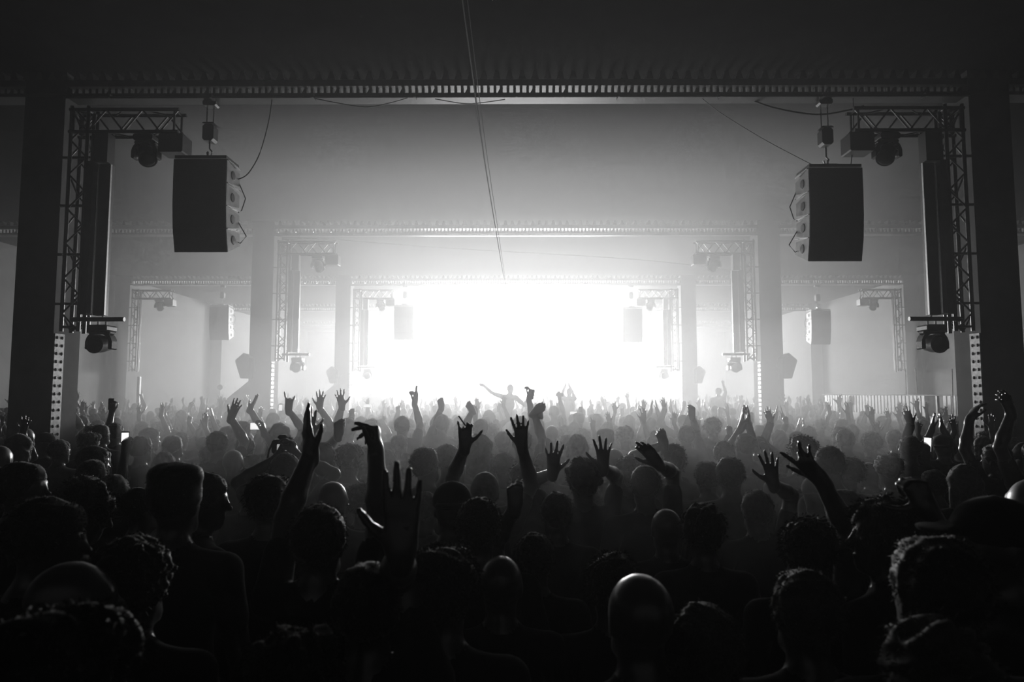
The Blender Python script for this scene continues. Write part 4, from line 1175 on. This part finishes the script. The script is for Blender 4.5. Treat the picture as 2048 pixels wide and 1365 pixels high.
HAND_PTS = [(610, 840, 2.6), (620, 900, 2.6), (752, 860, 2.6), (755, 960, 2.6), (800, 960, 1.6), (800, 1040, 1.6), (930, 850, 3.3), (930, 920, 3.3), (1040, 860, 4), (1044, 930, 4), (1110, 900, 3.7), (1106, 960, 3.7),
            (1203, 890, 4), (1206, 950, 4), (1295, 900, 3.9), (1320, 940, 3.9), (1535, 920, 3.6), (1545, 980, 3.6), (1595, 925, 2.6), (1640, 970, 2.6), (1660, 1040, 2.6), (1830, 985, 2.1), (565, 893, 4.4), (250, 870, 6.0), (250, 892, 6.0),
            (1855, 880, 6.1), (1855, 905, 6.1), (515, 850, 6.5), (505, 858, 6.5), (525, 858, 6.5), (465, 815, 6.3), (578, 800, 6.8), (1028, 990, 2.9), (1060, 790, 8.4), (1075, 822, 6.4), (677, 855, 5), (617, 850, 4.9), (1945, 825, 5.4), (1490, 840, 6.4), (1325, 880, 5)]
def free(x, y, r):
    for q in PEOPLE:
        if (q[0] - x) ** 2 + (q[1] - y) ** 2 < r * r: return False
    for d in PORTALS:
        if d - 0.3 < y < d + PW + 0.3 and HALF - 0.35 < abs(x) < HALF + PW + 0.45: return False
        if d - 0.2 < y < d + PW + 0.2 and x < -HALF and x > -HALF - 2.7 and d > 12: return False
    if x > 8.6 and 12.2 < y < 21.2: return False
    return abs(x) < WX - 0.9
def covers_hand(px, py, hw, d):
    return any(d < hd + 0.05 and b > py - 6 and abs(a - px) < (hw * 1.1 if b < py + 2.4 * hw else hw * 1.8) for (a, b, hd) in HAND_PTS)
def covers(px, py, hw, d):
    for (a, b, hd) in HAND_PTS:
        if d < hd + 0.05 and b > py - 6 and abs(a - px) < (hw * 1.5 if b < py + 2.4 * hw else hw * 2.7): return True
    for q in PEOPLE[:60]:
        if d < q[5] and abs(q[2] - px) < (q[4] + hw) * 0.72 and py < q[3] + 1.1 * q[4] + 40 and q[3] < py + 60: return True
    return False
CROWD = []
def put(vi, x, d, h, yaw):
    me, hm, hair, txt = VAR[vi]
    sc = h / TOPZ[hair]
    ob = add_person(me, hm, (x, d, 0), yaw, sc, hair, 'person')
    px, py, _ = pix((x, d, h))
    PEOPLE.append((x, d, px, py, 0.09 * F_PX / d, d))
    CROWD.append((ob, vi, px, py, d))
for (px, py, h, hair) in READ:
    d0 = depth_for(px, py, h)
    ok = False
    for k in range(24):
        dd = d0 * (1 + 0.025 * ((k + 1) // 2) * (1 if k % 2 else -1))
        p = at(px, py, dd)
        if free(p.x, dd, 0.40) and 1.42 < p.z < 2.0 and not (px < 1e4 and covers_hand(px, py, 0.09 * F_PX / dd, dd)):
            ok = True; break
    if not ok:
        continue
    cand = [i for i in PLAIN if VAR[i][2] == hair]
    if py > 1030: cand = [0, 3]
    put(rs.choice(cand), p.x, dd, p.z, math.radians(rs.uniform(-18, 18)) + (-0.2 if px > 1031 else 0.2) * -0.6)
LIMIT = 300
n_now = len(PEOPLE)
tries = 0
while len(PEOPLE) < LIMIT and tries < 60000:
    tries += 1
    d = math.sqrt(rs.uniform(3.9 ** 2, 12.6 ** 2))
    x = rs.uniform(-0.80, 0.80) * d
    if not free(x, d, 0.50): continue
    h = min(max(rs.gauss(1.71, 0.075), 1.54), 1.86)
    px, py, _ = pix((x, d, h))
    if covers(px, py, 0.09 * F_PX / d, d): continue
    vi = rs.choice(RAISE) if (rs.random() < (0.10 if d < 7 else 0.34)) else rs.choice(PLAIN)
    if vi in RAISE and d < 6: vi = rs.choice(PLAIN)
    put(vi, x, d, h, math.radians(rs.gauss(0, 14)))

# ---- labels that single each of them out: by look and by the nearest landmark in the picture
for i, d in enumerate(PORTALS[:4]):
    for s in (-1, 1):
        q = pix((s * (HALF + PW / 2), d, 1.9)); LANDMARK.append(('the %s %s pillar' % (ORD[i], 'left' if s < 0 else 'right'), q[0], q[1]))
LANDMARK.append(('the striped railing', 1830, 805)); LANDMARK.append(('the slim white post', 278, 775)); LANDMARK.append(('the white balloon', 440, 775))
def where(px, py):
    name, lx, ly = min(LANDMARK, key=lambda l: (l[1] - px) ** 2 + 2.2 * (l[2] - py) ** 2)
    dx, dy = px - lx, py - ly
    if abs(dx) > 1.6 * abs(dy): w = 'right of' if dx > 0 else 'left of'
    elif abs(dy) > 1.6 * abs(dx): w = 'below' if dy > 0 else 'above'
    else: w = ('below' if dy > 0 else 'above') + (' right of' if dx > 0 else ' left of')
    return w, name, math.hypot(dx, dy)
bag = {}
for ob, vi, px, py, d in CROWD:
    w, name, dist = where(px, py)
    k = (HAIR_TXT[VAR[vi][2]], VAR[vi][3], w, name)
    bag.setdefault(k, []).append((dist, ob))
NTH = ['', 'second ', 'third ', 'fourth ', 'fifth ', 'sixth ', 'seventh ', 'eighth ']
for (hairt, txt, w, name), L_ in bag.items():
    L_.sort(key=lambda t: t[0])
    for k, (dist, ob) in enumerate(L_):
        if k == 0: t = '%s person %s%s %s' % (hairt, (txt + ', ') if txt else '', 'closest' if len(L_) > 1 else 'just', w + ' ' + name)
        else: t = '%s person %s%sclosest %s' % (hairt, (txt + ', ') if txt else '', NTH[min(k, 7)], w + ' ' + name)
        if len(t.split()) > 16: t = t.replace(', ', ' ').replace('with one ', 'one ').replace('just ', '').replace('making a ', '')
        ob['label'] = t
        ob['group'] = 'crowd facing the stage'

# ---- the far crowd, past counting: one object
FV, FQ, FT, off = [], [], [], 0
fars = []
for i, (hair, arms_) in enumerate([('short', {}), ('long', {}), ('mop', {}), ('bald', {}), ('short', dict(armR=gen_arm('R', 0.24, 0.12, 1.90, 'wide', 6))), ('short', dict(armL=gen_arm('L', -0.24, 0.12, 1.86, 'fist', 0))),
                                   ('long', dict(armR=gen_arm('R', 0.25, 0.12, 1.90, 'wide', 14), armL=gen_arm('L', -0.25, 0.12, 1.88, 'wide', -14))), ('buzz', dict(armR=gen_arm('R', 0.06, 0.2, 1.9, 'open', 0, 'L')))]):
    o = dict(hair=hair, seed=80 + i, head=(0, 0, 0), sleeve=0.5, hand=1.25)
    o.update(arms_)
    f, info, Hd = body_field(o)
    V, Q = polygonise(f, 0.02, [(1.2, 0.11)])
    t = tag_faces(f, V, Q)
    hf, nz = hair_field(o, Hd, info['HR'])
    if hf is not None:
        HV, HQ = polygonise(hf, 0.022)
        Q = np.concatenate([Q, HQ + len(V)]); t = np.concatenate([t, np.full(len(HQ), 4)]); V = np.concatenate([V, HV])
    tm = decimated(np_mesh('far', V, Q, [M_SKIN, M_SHIRT[0], M_JEANS, M_SHOE, M_HAIR[0]], t), 0.16)
    V = np.array([v.co[:] for v in tm.vertices]); tm.calc_loop_triangles(); T = np.array([p.vertices[:] for p in tm.loop_triangles]); t = np.array([p.material_index for p in tm.loop_triangles])
    fars.append((V, T, t)); bpy.data.meshes.remove(tm)
pts, tries = [], 0
while len(pts) < 560 and tries < 40000:
    tries += 1
    d = rs.uniform(12.7, 40.0)
    x = rs.uniform(-0.8, 0.8) * d
    if abs(x) > WX - 0.9: continue
    if not free(x, d, 0.5): continue
    if any((a - x) ** 2 + (b - d) ** 2 < 0.3 for a, b in pts): continue
    pts.append((x, d))
for (x, d) in pts:
    V, Q, t = fars[rs.choice([0, 1, 2, 3, 4, 5, 6, 7, 0, 2, 4, 5])]
    s = rs.gauss(1.0, 0.045) * (0.975)
    R = rot(V3(0, 0, 1), rs.gauss(0, 0.3)) * s
    FV.append(V @ R.T + V3(x, d, 0)); FQ.append(Q + off); FT.append(t); off += len(V)
me = np_mesh('far_crowd', np.concatenate(FV), np.zeros((0, 4), dtype=np.int32), [M_SKIN, M_SHIRT[0], M_JEANS, M_SHOE, M_HAIR[0]], np.concatenate(FT), np.concatenate(FQ))
link('far_crowd', me, None, kind='stuff', label='distant crowd in the haze in front of the stage, heads and raised hands')
print('CROWD', len(PEOPLE), 'near,', len(pts), 'far, polys', len(me.polygons), sum(len(m.loops) - 2 * len(m.polygons) for m in bpy.data.meshes))

# ------------------------------------------------------------------ things held by people
def phone(px, py, d, wide, bright, label, roll=0.0):
    p = at(px, py, d)
    root = empty('phone', tuple(p), label=label, cat='phone', group='phones held up in the crowd')
    w, h = (0.147, 0.072) if wide else (0.072, 0.147)
    MB().cbox(-w / 2, w / 2, 0, 0.009, -h / 2, h / 2, 0.006).build('body', M_PHONE, root)
    if bright:
        MB().box(-w / 2 + 0.004, w / 2 - 0.004, -0.0012, -0.0002, -h / 2 + (0.004 if wide else 0.012), h / 2 - (0.004 if wide else 0.012)).build('screen', M_SCREEN if bright > 1 else M_SCREEN_DIM, root)
    else:
        MB().box(-w / 2 + 0.005, w / 2 - 0.005, -0.001, -0.0001, -h / 2 + 0.006, h / 2 - 0.006).build('screen', M_PHONE, root)
    root.rotation_euler = (0, math.radians(roll), 0)
    return root
phone(250, 880, 6.08, False, 2, 'upright phone with a lit picture on its screen on the left')
phone(515, 853, 6.65, True, 2, 'sideways phone with a bright screen left of centre')
phone(1855, 890, 6.23, False, 2, 'upright phone with a plain white screen below the railing', 5)
phone(222, 809, 8.55, False, 0, 'dark phone held high above the crowd on the left')
phone(733, 812, 15.0, True, 2, 'tiny bright phone screen above the clapping hands')
phone(1147, 827, 14.0, True, 2, 'tiny bright phone screen right of the drink can')
phone(1457, 861, 12.8, True, 1, 'small lit phone screen left of the pressed palms')
phone(561, 816, 14.5, False, 2, 'tiny upright phone screen beside the horned hand sign')
phone(1119, 790, 13.25, True, 0, 'dark phone held sideways right of the raised drink')

p1, p2 = at(917, 832, 3.87), at(931, 852, 3.88)
c = MB().tube([p1, p1 + (p2 - p1) * 0.7], 0.0042, 8).build('cigarette', M_WHITE, smooth=True, label='cigarette sticking up from the raised hand in the centre', cat='cigarette')
MB().tube([p1 + (p2 - p1) * 0.7, p2], 0.0043, 8).build('filter', M_CAB, c, smooth=True)

def drink(name, px, py, d, tilt, label, r=0.033, h=0.12, neck=False):
    p = at(px, py, d)
    root = empty(name, tuple(p), label=label, cat='bottle' if neck else 'drink can')
    root.rotation_euler = (0, math.radians(tilt), 0)
    if neck:
        MB().lathe((0, 0, -h / 2), (0, 0, 1), [(0, r * 0.9), (0.01, r), (h * 0.55, r), (h * 0.72, r * 0.45), (h * 0.95, r * 0.42)], 14).build('glass', M_GLOSS, root, smooth=True)
        MB().lathe((0, 0, h * 0.45), (0, 0, 1), [(0, r * 0.48), (h * 0.05, r * 0.48)], 12).build('bottle_cap', M_CHROME, root)
    else:
        MB().lathe((0, 0, -h / 2), (0, 0, 1), [(0, r * 0.8), (0.008, r), (h - 0.012, r), (h, r * 0.82)], 16).build('shell', M_PANEL, root, smooth=True)
        MB().lathe((0, 0, h / 2), (0, 0, 1), [(0, r * 0.78), (0.002, r * 0.76)], 16).build('lid', M_ALU, root)
    return root
drink('bottle', 832, 790, 8.4, 4, 'dark bottle raised above the crowd below the left distant speakers', 0.031, 0.22, True)
drink('drink_can', 1062, 789, 8.42, 12, 'drink held high by an outstretched arm near the centre', 0.040, 0.125)
drink('drink_can', 1078, 825, 6.45, -4, 'drink can held at the end of a bent arm near the centre', 0.036, 0.135)

# photo camera held up by the person left of centre
p = at(568, 892, 4.48)
root = empty('photo_camera', tuple(p), label='black photo camera held up above the crowd left of centre', cat='camera')
MB().cbox(-0.07, 0.07, -0.03, 0.035, -0.05, 0.042, 0.014).build('body', M_BLACK, root)
MB().cbox(-0.035, 0.03, -0.028, 0.045, 0.042, 0.072, 0.014).build('viewfinder_hump', M_BLACK, root)
MB().lathe((-0.005, 0.035, -0.005), (0, 1, 0), [(0, 0.036), (0.03, 0.038), (0.09, 0.036)], 16).build('lens', M_RUBBER, root, smooth=True)
MB().box(-0.035, 0.03, -0.0315, -0.0302, -0.03, 0.012).build('display', M_SCREEN_DIM, root)
MB().lathe((0.045, 0, 0.042), (0, 0, 1), [(0, 0.012), (0.012, 0.012)], 12).build('dial', M_CHROME, root)
MB().tube([(-0.07, 0, 0.03), (-0.09, -0.02, -0.03), (-0.10, -0.03, -0.12), (-0.095, -0.05, -0.22)], 0.006, 6).build('strap', M_CABLE, root, smooth=True)
